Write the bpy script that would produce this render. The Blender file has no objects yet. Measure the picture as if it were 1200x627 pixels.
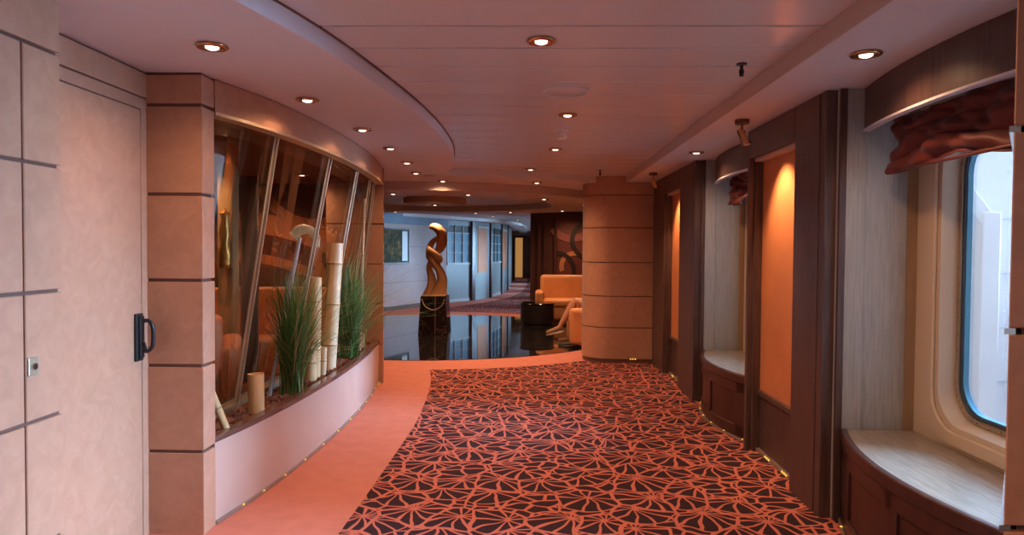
import bpy, bmesh, math, random
from mathutils import Vector, Matrix
random.seed(7)
C = bpy.context.scene.collection
PI = math.pi

# ------------------------------------------------------------------ helpers
def smooth_pts(pts, n=6):
    """Catmull-Rom through points of any dimension."""
    P = [Vector(p) for p in pts]
    P = [P[0]*2-P[1]] + P + [P[-1]*2-P[-2]]
    out = []
    for i in range(1, len(P)-2):
        a, b, c, d = P[i-1], P[i], P[i+1], P[i+2]
        for k in range(n):
            t = k/n
            out.append(0.5*((2*b)+(c-a)*t+(2*a-5*b+4*c-d)*t*t+(3*b-a-3*c+d)*t**3))
    out.append(P[-2])
    return out

def bx(bm, x0, x1, y0, y1, z0, z1, rot=None, org=None):
    vs = [bm.verts.new((x, y, z)) for x in (x0, x1) for y in (y0, y1) for z in (z0, z1)]
    if rot is not None:
        o = Vector(org or (0, 0, 0))
        for v in vs: v.co = o + rot @ v.co
    for f in ((0,1,3,2),(4,6,7,5),(0,4,5,1),(2,3,7,6),(0,2,6,4),(1,5,7,3)):
        bm.faces.new([vs[i] for i in f])
    return vs

def prism(bm, poly, z0, z1):
    a = [bm.verts.new((p[0], p[1], z0)) for p in poly]
    b = [bm.verts.new((p[0], p[1], z1)) for p in poly]
    bm.faces.new(a); bm.faces.new(list(reversed(b)))
    n = len(poly)
    for i in range(n):
        bm.faces.new((a[i], b[i], b[(i+1) % n], a[(i+1) % n]))

def offset(path, d):
    out = []
    for i, p in enumerate(path):
        a = Vector(path[max(0, i-1)][:2]); b = Vector(path[min(len(path)-1, i+1)][:2])
        t = (b-a).normalized(); n = Vector((-t.y, t.x))
        out.append((p[0]+n.x*d, p[1]+n.y*d))
    return out

def wallpath(bm, path, z0, z1, d0, d1):
    """slab that follows a 2-D path, between offsets d0 and d1 to its left."""
    A = offset(path, d0); B = offset(path, d1)
    rings = []
    for a, b in zip(A, B):
        rings.append([bm.verts.new((a[0], a[1], z0)), bm.verts.new((b[0], b[1], z0)),
                      bm.verts.new((b[0], b[1], z1)), bm.verts.new((a[0], a[1], z1))])
    for r, s in zip(rings, rings[1:]):
        for i in range(4):
            bm.faces.new((r[i], r[(i+1) % 4], s[(i+1) % 4], s[i]))
    bm.faces.new(rings[0]); bm.faces.new(list(reversed(rings[-1])))

def tube(bm, pts, rad, seg=10, caps=True, flat=None, twist=0.0):
    """tube along 3-D points; rad = number or list; flat = (a,b) section scale"""
    P = [Vector(p) for p in pts]; n = len(P)
    R = rad if isinstance(rad, (list, tuple)) else [rad]*n
    t = (P[1]-P[0]).normalized()
    ref = Vector((0, 0, 1)) if abs(t.z) < .9 else Vector((1, 0, 0))
    u = t.cross(ref).normalized(); rings = []
    for i in range(n):
        t = (P[min(n-1, i+1)]-P[max(0, i-1)]).normalized()
        u = (u-t*u.dot(t)).normalized(); v = t.cross(u)
        a, b = flat or (1, 1); w = twist*i/max(1, n-1)
        uu = u*math.cos(w)+v*math.sin(w); vv = v*math.cos(w)-u*math.sin(w)
        rings.append([bm.verts.new(P[i]+uu*(R[i]*a*math.cos(2*PI*k/seg))+vv*(R[i]*b*math.sin(2*PI*k/seg))) for k in range(seg)])
    for r, s in zip(rings, rings[1:]):
        for k in range(seg):
            bm.faces.new((r[k], r[(k+1) % seg], s[(k+1) % seg], s[k]))
    if caps:
        bm.faces.new(list(reversed(rings[0]))); bm.faces.new(rings[-1])

def lathe(bm, prof, seg=32, c=(0, 0, 0), rot=None, caps=True):
    c = Vector(c); rings = []
    for r, z in prof:
        ring = []
        for k in range(seg):
            p = Vector((r*math.cos(2*PI*k/seg), r*math.sin(2*PI*k/seg), z))
            if rot is not None: p = rot @ p
            ring.append(bm.verts.new(c+p))
        rings.append(ring)
    for a, b in zip(rings, rings[1:]):
        for k in range(seg):
            bm.faces.new((a[k], a[(k+1) % seg], b[(k+1) % seg], b[k]))
    if caps:
        if prof[0][0] > 1e-4: bm.faces.new(list(reversed(rings[0])))
        if prof[-1][0] > 1e-4: bm.faces.new(rings[-1])
        if prof[0][0] <= 1e-4 or prof[-1][0] <= 1e-4: bmesh.ops.remove_doubles(bm, verts=bm.verts[:], dist=2e-4)

def obj(name, bm, m, parent=None, smooth=False, bevel=0, seg=2, loc=None, sub=0):
    bmesh.ops.recalc_face_normals(bm, faces=bm.faces[:])
    me = bpy.data.meshes.new(name); bm.to_mesh(me); bm.free()
    o = bpy.data.objects.new(name, me); C.objects.link(o)
    if m: me.materials.append(m)
    if smooth is not False:
        me.shade_smooth()
        if smooth is not True:
            try: me.set_sharp_from_angle(angle=math.radians(smooth))
            except Exception: pass
    if bevel:
        b = o.modifiers.new('bevel', 'BEVEL'); b.width = bevel; b.segments = seg; b.limit_method = 'ANGLE'; b.angle_limit = .6
    if sub:
        s = o.modifiers.new('sub', 'SUBSURF'); s.levels = s.render_levels = sub
    if parent: o.parent = parent
    if loc: o.location = loc
    return o

def tag(o, label=None, cat=None, group=None, kind=None):
    if label: o['label'] = label
    if cat: o['category'] = cat
    if group: o['group'] = group
    if kind: o['kind'] = kind
    return o

def thing(name, label, cat, loc=(0, 0, 0), rz=0, group=None, kind=None):
    o = bpy.data.objects.new(name, None); C.objects.link(o)
    o.location = loc; o.rotation_euler = (0, 0, rz); o.empty_display_size = .1
    return tag(o, label, cat, group, kind)

def struct(o, label=None, cat=None): return tag(o, label, cat, None, 'structure')

def copytree(o, parent=None):
    c = o.copy(); C.objects.link(c); c.parent = parent
    for ch in list(o.children): copytree(ch, c)
    return c

def BM(): return bmesh.new()

# ------------------------------------------------------------------ materials
def mat(name, col, rough=.5, metal=0, spec=.5, emit=None, estr=0, alpha=None, sheen=0):
    m = bpy.data.materials.new(name); m.use_nodes = True
    b = m.node_tree.nodes['Principled BSDF']
    b.inputs['Base Color'].default_value = (*col, 1); b.inputs['Roughness'].default_value = rough
    b.inputs['Metallic'].default_value = metal; b.inputs['Specular IOR Level'].default_value = spec
    if sheen: b.inputs['Sheen Weight'].default_value = sheen
    if emit: b.inputs['Emission Color'].default_value = (*emit, 1); b.inputs['Emission Strength'].default_value = estr
    return m

def N(m, t, **kw):
    n = m.node_tree.nodes.new(t)
    for k, v in kw.items():
        if k in n.inputs: n.inputs[k].default_value = v
        else: setattr(n, k, v)
    return n
def L(m, a, b): m.node_tree.links.new(a, b)
def M(m, op, a, b=None, c=None):
    n = m.node_tree.nodes.new('ShaderNodeMath'); n.operation = op
    for i, v in enumerate((a, b, c)):
        if v is None: continue
        if isinstance(v, (int, float)): n.inputs[i].default_value = v
        else: L(m, v, n.inputs[i])
    return n.outputs[0]

def noisy(name, c1, c2, scale=8, rough=.5, stretch=(1, 1, 1), bump=0, detail=4, lo=.3, hi=.7, bscale=None, spec=.5, metal=0, dist=0, sheen=0):
    m = mat(name, c1, rough, metal, spec, sheen=sheen)
    b = m.node_tree.nodes['Principled BSDF']
    tc = N(m, 'ShaderNodeTexCoord'); mp = N(m, 'ShaderNodeMapping'); mp.inputs['Scale'].default_value = stretch
    L(m, tc.outputs['Object'], mp.inputs['Vector'])
    nz = N(m, 'ShaderNodeTexNoise', Scale=scale, Detail=detail, Distortion=dist); L(m, mp.outputs[0], nz.inputs['Vector'])
    r = N(m, 'ShaderNodeValToRGB'); r.color_ramp.elements[0].position = lo; r.color_ramp.elements[1].position = hi
    r.color_ramp.elements[0].color = (*c1, 1); r.color_ramp.elements[1].color = (*c2, 1)
    L(m, nz.outputs['Fac'], r.inputs[0]); L(m, r.outputs[0], b.inputs['Base Color'])
    if bump:
        src = nz
        if bscale:
            src = N(m, 'ShaderNodeTexNoise', Scale=bscale, Detail=2.0); L(m, mp.outputs[0], src.inputs['Vector'])
        bp = N(m, 'ShaderNodeBump', Strength=bump, Distance=.004); L(m, src.outputs['Fac'], bp.inputs['Height']); L(m, bp.outputs[0], b.inputs['Normal'])
    return m

TAN = noisy('tan_leather', (.46, .262, .172), (.54, .318, .215), 12, .42, detail=8, bump=.12, bscale=60, lo=.3, hi=.75, dist=1.2)
PLANTERWHITE = noisy('planter_leatherette', (.56, .40, .34), (.60, .44, .37), 5, .45)
ORANGE = noisy('orange_leather', (.54, .20, .075), (.62, .235, .095), 5, .5, detail=6, bump=.1, bscale=50, dist=.4)
GROOVE = mat('groove_dark', (.15, .07, .05), .6)
WOOD = noisy('dark_wood', (.060, .034, .030), (.120, .072, .062), 9, .38, stretch=(7, 7, .5), bump=.06, detail=6, lo=.3, hi=.75)
WOODB = noisy('mahogany_wood', (.045, .019, .016), (.078, .031, .025), 6, .3, stretch=(5, 5, .5), detail=5)
GREYWOOD = noisy('limed_oak', (.34, .355, .345), (.45, .47, .46), 9, .42, stretch=(9, 9, .55), bump=.05, detail=7, lo=.35, hi=.7, dist=.8)
SILLW = noisy('sill_wood', (.25, .215, .17), (.33, .29, .235), 9, .22, stretch=(7, .8, 7), detail=6, lo=.35, hi=.7, dist=.6)
WHITE = noisy('ceiling_paint', (.70, .70, .70), (.72, .72, .72), 3, .6)
SOFF = noisy('soffit_paint', (.74, .75, .80), (.76, .77, .82), 3, .5)
PLANK = noisy('ceiling_planks', (.73, .73, .75), (.75, .75, .77), 2, .26)
CREAM = mat('cream_frame', (.62, .52, .38), .4)
BRASS = mat('brass', (.62, .36, .20), .22, 1)
CHROME = mat('satin_metal', (.62, .58, .52), .22, 1)
GOLDM = mat('champagne_metal', (.72, .64, .46), .38, .85)
BLACK = mat('black_plastic', (.012, .012, .014), .35)
LAMP = mat('lamp_glow', (1, .9, .8), .4, emit=(1, .78, .62), estr=3)
LED = mat('led_glow', (1, .7, .2), .4, emit=(1, .62, .12), estr=.8)
LEDBASE = mat('led_channel', (.35, .27, .22), .35, .4)
GASKET = mat('window_gasket', (.05, .07, .10), .3)
BLUERIM = mat('blue_glass_edge', (.08, .26, .38), .15)
BURG = noisy('burgundy_cloth', (.085, .010, .008), (.15, .022, .016), 3, .6, detail=3, sheen=.1)
FABRIC = noisy('sofa_leather', (.62, .27, .10), (.68, .31, .12), 4, .5)
BAMBOO = noisy('bamboo_skin', (.58, .42, .19), (.78, .62, .36), 5, .35, stretch=(6, 6, .7), detail=5, lo=.3, hi=.7)
BAMPALE = noisy('pale_bamboo_skin', (.60, .46, .27), (.74, .62, .42), 5, .35, stretch=(6, 6, .7), detail=5, lo=.3, hi=.7)
BAMCUT = mat('bamboo_cut', (.60, .40, .20), .7)
NODEM = mat('bamboo_node', (.36, .24, .11), .6)
BLUECANE = mat('grey_blue_cane', (.30, .34, .40), .4)
SOIL = noisy('soil', (.03, .015, .01), (.08, .035, .025), 30, .9, bump=.5)
BARK = noisy('bark_mulch', (.09, .035, .022), (.24, .11, .07), 14, .8)
GRASS = noisy('grass_blade', (.03, .13, .035), (.10, .25, .07), 6, .4)
GRASSDRY = noisy('dry_blade', (.26, .26, .10), (.42, .34, .15), 6, .5)
SCULPT = noisy('carved_wood', (.60, .35, .16), (.72, .44, .22), 4, .42, stretch=(3, 3, .8), detail=5)
SKIN = mat('skin', (.52, .26, .16), .5)
SHOE = mat('sneaker', (.30, .17, .09), .7)
SOLE = mat('sole', (.65, .60, .52), .6)
CLOTH = mat('beige_cloth', (.50, .42, .32), .8)
SHIRT = mat('shirt_cloth', (.12, .13, .18), .8)
HAIR = mat('hair', (.03, .018, .012), .6)
DARKRED = noisy('mural_ground', (.10, .024, .018), (.13, .034, .026), 3, .5)
MPINK = mat('mural_pink', (.22, .07, .06), .5)
MBLACK = mat('mural_black', (.015, .01, .01), .5)
MOR = mat('mural_tan', (.42, .18, .08), .5)
SHELL = mat('shell_dark', (.08, .05, .045), .8)
LOUNGEW = noisy('lounge_wood', (.09, .030, .020), (.12, .042, .028), 5, .4, stretch=(4, 4, .4), detail=5)
LOUNGEC = mat('lounge_ceiling', (.20, .10, .075), .6)
DECK = mat('outside_deck', (.74, .75, .82), .6)
SHIPW = mat('ship_white', (.88, .88, .92), .5)
SHIPG = mat('ship_grey', (.66, .66, .74), .5)
CURT = noisy('grey_curtain', (.22, .19, .18), (.30, .27, .26), 5, .8, stretch=(8, 8, .3))
GOLD = mat('gold_figure', (.50, .30, .08), .35, .8)
AMBER = mat('amber_curtain_glow', (.5, .30, .10), .7, emit=(1, .55, .18), estr=.22)  # emission put into the cloth for the lit doorway's yellow glow

def glassmat(name, tint, refl=.07):
    m = bpy.data.materials.new(name); m.use_nodes = True; nt = m.node_tree; nt.nodes.clear()
    o = N(m, 'ShaderNodeOutputMaterial'); t = N(m, 'ShaderNodeBsdfTransparent'); g = N(m, 'ShaderNodeBsdfGlossy')
    t.inputs[0].default_value = (*tint, 1); g.inputs['Roughness'].default_value = .02
    fr = N(m, 'ShaderNodeFresnel', IOR=1.45); mx = N(m, 'ShaderNodeMixShader')
    f = M(m, 'MULTIPLY', fr.outputs[0], refl/.04); f = M(m, 'MINIMUM', f, .6)
    L(m, f, mx.inputs[0]); L(m, t.outputs[0], mx.inputs[1]); L(m, g.outputs[0], mx.inputs[2]); L(m, mx.outputs[0], o.inputs[0])
    return m
GLASS = glassmat('clear_glass', (.97, .98, 1), .04)
TGLASS = glassmat('screen_glass', (.93, .90, .88), .014)

def carpet_mat():
    m = mat('patterned_carpet', (.4, .1, .06), .95, spec=.15)
    b = m.node_tree.nodes['Principled BSDF']
    tc = N(m, 'ShaderNodeTexCoord')
    nz = N(m, 'ShaderNodeTexNoise', Scale=5.0, Detail=1.0); L(m, tc.outputs['Object'], nz.inputs['Vector'])
    sub = N(m, 'ShaderNodeVectorMath', operation='SUBTRACT'); L(m, nz.outputs['Color'], sub.inputs[0]); sub.inputs[1].default_value = (.5, .5, .5)
    sc = N(m, 'ShaderNodeVectorMath', operation='SCALE'); L(m, sub.outputs[0], sc.inputs[0]); sc.inputs['Scale'].default_value = .09
    ad = N(m, 'ShaderNodeVectorMath', operation='ADD'); L(m, tc.outputs['Object'], ad.inputs[0]); L(m, sc.outputs[0], ad.inputs[1])
    P = ad.outputs[0]
    def layer(scale, nlo, nhi, apex, wid):
        v = N(m, 'ShaderNodeTexVoronoi', Scale=scale, Randomness=.85); v.voronoi_dimensions = '2D'; L(m, P, v.inputs['Vector'])
        e = N(m, 'ShaderNodeTexVoronoi', Scale=scale, Randomness=.85); e.voronoi_dimensions = '2D'; e.feature = 'DISTANCE_TO_EDGE'; L(m, P, e.inputs['Vector'])
        d = N(m, 'ShaderNodeVectorMath', operation='SUBTRACT'); L(m, P, d.inputs[0]); L(m, v.outputs['Position'], d.inputs[1])
        s = N(m, 'ShaderNodeSeparateXYZ'); L(m, d.outputs[0], s.inputs[0])
        sc_ = N(m, 'ShaderNodeSeparateColor'); L(m, v.outputs['Color'], sc_.inputs[0])
        rnd = sc_.outputs[0]
        ax = M(m, 'MULTIPLY', M(m, 'SUBTRACT', sc_.outputs[1], .5), apex*1.6)
        x = M(m, 'ADD', s.outputs[0], ax); y = M(m, 'SUBTRACT', s.outputs[1], apex)
        ang = M(m, 'ARCTAN2', y, x)
        r = M(m, 'SQRT', M(m, 'ADD', M(m, 'MULTIPLY', x, x), M(m, 'MULTIPLY', y, y)))
        n = M(m, 'ROUND', M(m, 'ADD', M(m, 'MULTIPLY', rnd, nhi-nlo), nlo))
        q = M(m, 'DIVIDE', M(m, 'MULTIPLY', ang, n), 2*PI)
        fr = M(m, 'ABSOLUTE', M(m, 'SUBTRACT', M(m, 'FRACT', q), .5))       # .5 = on line
        dist = M(m, 'MULTIPLY', M(m, 'SUBTRACT', .5, fr), M(m, 'DIVIDE', M(m, 'MULTIPLY', r, 2*PI), n))
        wl = M(m, 'ADD', wid*.42, M(m, 'MULTIPLY', r, wid*3.0))
        ray = M(m, 'LESS_THAN', dist, wl)
        core = M(m, 'LESS_THAN', r, wid*2.2)
        edge = M(m, 'LESS_THAN', e.outputs['Distance'], wid*.95*1.0)
        # e distance is in scaled space
        ring = M(m, 'LESS_THAN', M(m, 'ABSOLUTE', M(m, 'SUBTRACT', r, M(m, 'ADD', .10/scale*2.6, M(m, 'MULTIPLY', rnd, .10/scale*2)))), wid*.5)
        return ray, core, edge, ring, r, rnd, e
    ray, core, edge, ring, r, rnd, e1 = layer(3.8, 8, 14, .085, .0100)
    edge = M(m, 'LESS_THAN', e1.outputs['Distance'], .038)
    fan = M(m, 'MAXIMUM', M(m, 'MAXIMUM', ray, core), edge)
    # small pebbles between the fans
    e2 = N(m, 'ShaderNodeTexVoronoi', Scale=9.5, Randomness=.9); e2.voronoi_dimensions = '2D'; e2.feature = 'DISTANCE_TO_EDGE'
    st = N(m, 'ShaderNodeMapping'); st.inputs['Scale'].default_value = (.8, 1.25, 1); L(m, P, st.inputs['Vector']); L(m, st.outputs[0], e2.inputs['Vector'])
    peb = M(m, 'MAXIMUM', M(m, 'LESS_THAN', e2.outputs['Distance'], .085), M(m, 'LESS_THAN', e1.outputs['Distance'], .03))
    isfan = M(m, 'MULTIPLY', M(m, 'LESS_THAN', r, M(m, 'ADD', .17, M(m, 'MULTIPLY', rnd, .07))), M(m, 'GREATER_THAN', rnd, .16))
    rimd = M(m, 'LESS_THAN', M(m, 'ABSOLUTE', M(m, 'SUBTRACT', r, M(m, 'ADD', .17, M(m, 'MULTIPLY', rnd, .07)))), .0065)
    mixv = M(m, 'ADD', M(m, 'MULTIPLY', isfan, fan), M(m, 'MULTIPLY', M(m, 'SUBTRACT', 1, isfan), peb))
    line = M(m, 'MAXIMUM', mixv, M(m, 'MULTIPLY', rimd, M(m, 'GREATER_THAN', rnd, .16)))
    mx = N(m, 'ShaderNodeMix', data_type='RGBA'); mx.inputs[6].default_value = (.036, .018, .024, 1); mx.inputs[7].default_value = (.52, .165, .12, 1)
    L(m, line, mx.inputs[0]); L(m, mx.outputs[2], b.inputs['Base Color'])
    f = N(m, 'ShaderNodeTexNoise', Scale=260.0); L(m, tc.outputs['Object'], f.inputs['Vector'])
    bp = N(m, 'ShaderNodeBump', Strength=.4, Distance=.004); L(m, f.outputs['Fac'], bp.inputs['Height']); L(m, bp.outputs[0], b.inputs['Normal'])
    return m
CARPET = carpet_mat()
PLAIN = noisy('orange_carpet', (.53, .205, .155), (.59, .235, .18), 9, .95, bump=.3, bscale=250, spec=.15)

def marble_mat():
    m = mat('black_marble', (.012, .012, .014), .04, spec=.8)
    b = m.node_tree.nodes['Principled BSDF']; tc = N(m, 'ShaderNodeTexCoord')
    nz = N(m, 'ShaderNodeTexNoise', Scale=1.6, Detail=8.0, Distortion=2.2); L(m, tc.outputs['Object'], nz.inputs['Vector'])
    v = M(m, 'ABSOLUTE', M(m, 'SUBTRACT', nz.outputs['Fac'], .5))
    r = N(m, 'ShaderNodeValToRGB'); r.color_ramp.elements[0].color = (.16, .11, .085, 1); r.color_ramp.elements[1].position = .008; r.color_ramp.elements[1].color = (.012, .011, .012, 1)
    L(m, v, r.inputs[0]); L(m, r.outputs[0], b.inputs['Base Color'])
    return m
MARBLE = marble_mat()

# ------------------------------------------------------------------ geometry constants
ZS, ZM = 2.24, 2.32           # soffit and plank ceiling heights
CX, CY = -1.55, 11.5          # centre of the lobby
HULL = 2.0

# ---------------------------------------------------------------- shell
b = BM(); bx(b, -7.2, 2.35, -3.4, 34.5, -.2, -.02); struct(obj('floor', b, SHELL))
b = BM(); bx(b, -7.2, 2.35, -3.4, 34.5, 2.62, 2.75); struct(obj('ceiling', b, SHELL))
b = BM(); bx(b, -7.2, -7.05, -3.4, 34.5, -.02, 2.62); struct(obj('wall_outer', b, SHELL))
b = BM(); bx(b, -7.05, 2.35, -3.4, -3.25, -.02, 2.62); struct(obj('wall_back', b, TAN))

# carpets
edgeR = smooth_pts([(-1.12, -3.2), (-.97, 1.5), (-.92, 3.28), (-.90, 4.4), (-.90, 5.6), (-1.0, 7.0), (-1.13, 7.87)], 5)
ringpts = []
for k in range(41):
    a = math.radians(-84 + (125)*k/40)
    ringpts.append((CX+3.66*math.cos(a), CY+3.66*math.sin(a)))
poly = [tuple(p) for p in edgeR] + [p for p in ringpts if p[0] < HULL and p[0] > -1.12 and p[1] < 10] + [(HULL, 10.0), (HULL, -3.2)]
b = BM(); prism(b, poly, -.02, 0.0); struct(obj('floor_patterned_carpet', b, CARPET), 'dark purple carpet with an orange shell pattern along the passage', 'carpet')
# plain orange carpet: everything else at -1mm
b = BM()
bx(b, -7.0, 2.0, -3.2, 15.9, -.02, -.002)
struct(obj('floor_plain_carpet', b, PLAIN), 'plain orange carpet strip beside the planter and around the marble', 'carpet')
b = BM(); prism(b, [(CX+3.0*math.cos(2*PI*k/96), CY+3.0*math.sin(2*PI*k/96)) for k in range(96)], -.02, .004)
struct(obj('floor_marble', b, MARBLE), 'round polished black marble floor under the sculpture', 'floor')
# far corridor carpet
far_edge = [(-3.6, 15.3), (-2.1, 15.15), (-1.55, 15.15)]
b = BM(); prism(b, [(-2.3, 15.32), (-1.3, 17.6), (-.55, 19.8), (-.2, 22.5), (-.05, 27), (-.05, 33.5), (2.0, 33.5), (2.0, 14.2), (1.0, 14.2), (.0, 14.85), (-1.0, 15.12)], -.02, .001)
struct(obj('floor_far_carpet', b, CARPET), 'patterned carpet of the far passage beyond the marble', 'carpet')
b = BM(); bx(b, -7.0, 2.0, 15.9, 34.4, -.02, -.002)
struct(obj('floor_far_plain_carpet', b, PLAIN))

# ---------------------------------------------------------------- plank ceiling
b = BM()
y = -3.2 + .012
k0 = 2.53 - .31*19
for i in range(60):
    ya = k0+.31*i+.009; yb = ya+.291
    if ya > 9.0: break
    if yb < -3.2: continue
    bx(b, -1.9, 2.0, ya, yb, ZM, ZM+.03)
o = struct(obj('ceiling_planks', b, PLANK, bevel=.003, seg=1), 'pinkish white plank ceiling over the passage', 'ceiling')
b = BM(); bx(b, -7.0, 2.0, -3.2, 9.5, ZM+.04, ZM+.06); struct(obj('ceiling_backing', b, mat('gap_dark', (.03, .015, .012), .8)))

# left soffit with curved lip
le = smooth_pts([(-1.72, -.6), (-1.42, .6), (-1.12, 1.75), (-1.0, 2.32), (-.86, 2.94), (-.76, 3.67), (-.69, 4.35), (-.655, 5.18), (-.68, 6.17), (-.80, 7.1), (-.95, 7.75)], 6)
poly = [tuple(p) for p in le] + [(-1.3, 7.95), (-6.9, 7.95), (-6.9, 7.2), (-1.9, 7.2), (-1.9, -.6)]
b = BM(); prism(b, poly, ZS, ZM+.035)
struct(obj('ceiling_soffit_left', b, SOFF, smooth=30), 'white curved dropped soffit over the planter', 'ceiling')
b = BM(); wallpath(b, [tuple(p) for p in le], ZM-.004, ZM+.004, -.012, .0)
struct(obj('trim_shadow_line', b, GROOVE))  # dark strip drawn for the shadow gap line above the lip
# right soffit
b = BM(); bx(b, 1.21, 2.0, -3.2, 8.48, ZS, ZM+.035)
struct(obj('ceiling_soffit_right', b, SOFF), 'white dropped soffit above the windows', 'ceiling')
b = BM(); bx(b, 1.195, 1.21, -3.2, 8.47, ZS-.002, ZM+.0)
struct(obj('trim_2', b, noisy('fascia_paint', (.52, .40, .35), (.54, .42, .37), 3, .4), bevel=.004))

# lobby ceiling: ring A at ZS, drum B at 2.13 with round recess, disc
def annulus(bm, cx, cy, r0, r1, z0, z1, seg=96, a0=0, a1=2*PI):
    full = abs(a1-a0-2*PI) < 1e-6; n = seg if full else seg+1; R = []
    for k in range(n):
        a = a0+(a1-a0)*k/seg; c, s = math.cos(a), math.sin(a)
        R.append([bm.verts.new((cx+r*c, cy+r*s, z)) for r, z in ((r0, z0), (r1, z0), (r1, z1), (r0, z1))])
    for k in range(seg):
        p, q = R[k], R[(k+1) % n]
        for i in range(4): bm.faces.new((p[i], p[(i+1) % 4], q[(i+1) % 4], q[i]))
    if not full: bm.faces.new(R[0]); bm.faces.new(list(reversed(R[-1])))
b = BM()
arc = [(CX+3.8*math.cos(math.radians(a)), CY+3.8*math.sin(math.radians(a))) for a in range(-84, 1, 4)]
prism(b, [p for p in arc if p[0] < 2.0] + [(2.0, 11.5), (2.0, 14.9), (-6.9, 14.9), (-6.9, 7.95), (-1.3, 7.95)], ZS, ZM+.035)
struct(obj('ceiling_lobby', b, SOFF, smooth=30), 'round stepped ceiling ring around the lobby', 'ceiling')
b = BM(); annulus(b, CX, 11.3, 1.95, 2.85, 2.13, ZS-.001)
struct(obj('ceiling_ring', b, noisy('ring_paint', (.60, .52, .48), (.62, .54, .50), 3, .5), smooth=30), 'lower round ceiling ring with a recess above the sculpture', 'ceiling')
b = BM(); lathe(b, [(0, ZS-.10), (.50, ZS-.10), (.52, ZS-.09), (.52, ZS-.001), (0, ZS-.001)], 48, (CX, 11.3, 0))
struct(obj('ceiling_disc', b, noisy('disc_paint', (.5, .36, .28), (.52, .38, .30), 3, .5), smooth=30))
# far corridor ceiling
b = BM(); bx(b, -7.0, 2.0, 14.9, 34.4, ZS+.0, ZS+.1)
struct(obj('ceiling_far', b, WHITE))
b = BM(); wallpath(b, [tuple(p) for p in smooth_pts([(-3.4, 15.6), (-1.9, 18.1), (-1.05, 19.6), (-.55, 22), (-.4, 26), (-.4, 31)], 6)], ZS-.08, ZS-.001, -.0, -.35)
struct(obj('trim_3', b, WHITE))

# ---------------------------------------------------------------- leather panelled walls
GZ = [-.02, .41, .83, 1.25, 1.67, 2.09, 2.24]
def panelled(name, path, zs, label=None, cat=None, thick=.2, gap=.012, vs=None, m=TAN, base=True, prot=.012, z0=None):
    """path walked so that the visible side is on its RIGHT (offset negative)"""
    b = BM(); wallpath(b, path, zs[0], zs[-1], 0, thick)
    core = obj(name, b, GROOVE); struct(core, label, cat)
    b = BM()
    for za, zb in zip(zs, zs[1:]):
        wallpath(b, path, za+gap/2 if za > 0 else za, zb-gap/2 if zb < zs[-1] else zb, -prot, .001)
    p = obj('leather_panel', b, m, core, smooth=30)
    return core

# near left wall (two vertical columns of panels), visible side faces +X : walk toward -Y keeps +X on ... left normal of (0,-1) is (+1,0); so walk +Y => left normal = -X => visible right = +X
core = None
b = BM(); bx(b, -1.85, -1.612, -3.2, 2.30, -.02, 2.62)
core = struct(obj('wall_left', b, GROOVE), 'near left wall of tan leather panels with dark joints', 'wall')
b = BM()
for ya, yb in ((-3.2, -1.6), (-1.6, -.4), (-.4, .9), (.9, 2.13), (2.13, 2.306)):
    for za, zb in zip(GZ[:-1], [.41, .83, 1.25, 1.67, 2.05, 2.62]):
        za = 2.05 if za == 2.09 else za
        if zb > 2.5: continue
        bx(b, -1.613, -1.60, ya+.004, yb-.004 if yb < 2.3 else yb, za+.006, zb-.006)
bx(b, -1.613, -1.60, -3.2, 2.306, 2.056, 2.229)
obj('leather_panel', b, TAN, core, bevel=.003, seg=1)
b = BM(); bx(b, -1.85, -1.613, 2.299, 2.306, 0, 2.3); obj('end_panel', b, TAN, core)
# lock plate
lk = thing('lock_plate', 'small square metal keyhole plate on the near left wall', 'lock', (-1.598, 2.16, 1.012))
b = BM(); bx(b, -.003, .004, -.022, .022, -.03, .03); obj('plate', b, GOLDM, lk, bevel=.002)
b = BM(); lathe(b, [(0, .0), (.011, .0), (.011, .006), (.006, .006), (.005, .003), (0, .003)], 20, (.004, 0, 0), Matrix.Rotation(PI/2, 3, 'Y')); obj('cylinder_core', b, CHROME, lk, smooth=30)
b = BM(); bx(b, .0095, .0112, -.0015, .0015, -.006, .006); obj('keyhole', b, BLACK, lk)

# door wall X=-1.84
b = BM(); bx(b, -2.1, -1.852, 2.28, 3.27, -.02, 2.62)
dw = struct(obj('wall_left_door', b, GROOVE), 'recessed left wall strip holding the flush door', 'wall')
b = BM()
bx(b, -1.853, -1.84, 2.28, 3.2715, 2.115, 2.229)      # header
bx(b, -1.853, -1.843, 2.28, 3.2715, 2.055, 2.109)     # frame head
bx(b, -1.853, -1.843, 3.215, 3.2715, -.02, 2.055)    # jamb
obj('leather_panel', b, TAN, dw, bevel=.002, seg=1)
dr = thing('door_1', None, None, (-1.845, 2.30, 0)); struct(dr, 'tall flush leather door in the left wall with black pull handle', 'door')
b = BM(); bx(b, -.004, .007, -.02, .90, .005, 2.048); obj('door_leaf', b, TAN, dr, bevel=.002, seg=1)
hd = thing('door_handle', None, None, (.007, .865, .975)); hd.parent = dr
b = BM(); bx(b, 0, .014, -.030, .028, -.112, .112); bx(b, .01, .022, -.012, .024, -.10, .10); obj('backplate', b, BLACK, hd, bevel=.004)
b = BM(); tube(b, smooth_pts([(.014, .006, .072), (.045, .012, .078), (.062, .018, .05), (.064, .02, 0), (.060, .018, -.045), (.04, .012, -.068), (.014, .006, -.055)], 5), .0095, 10)
obj('grip', b, BLACK, hd, smooth=True)
b = BM(); tube(b, [(.012, .004, -.01), (.03, .006, -.03), (.036, .006, -.058)], .007, 8); obj('latch_lever', b, BLACK, hd, smooth=True)

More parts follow.
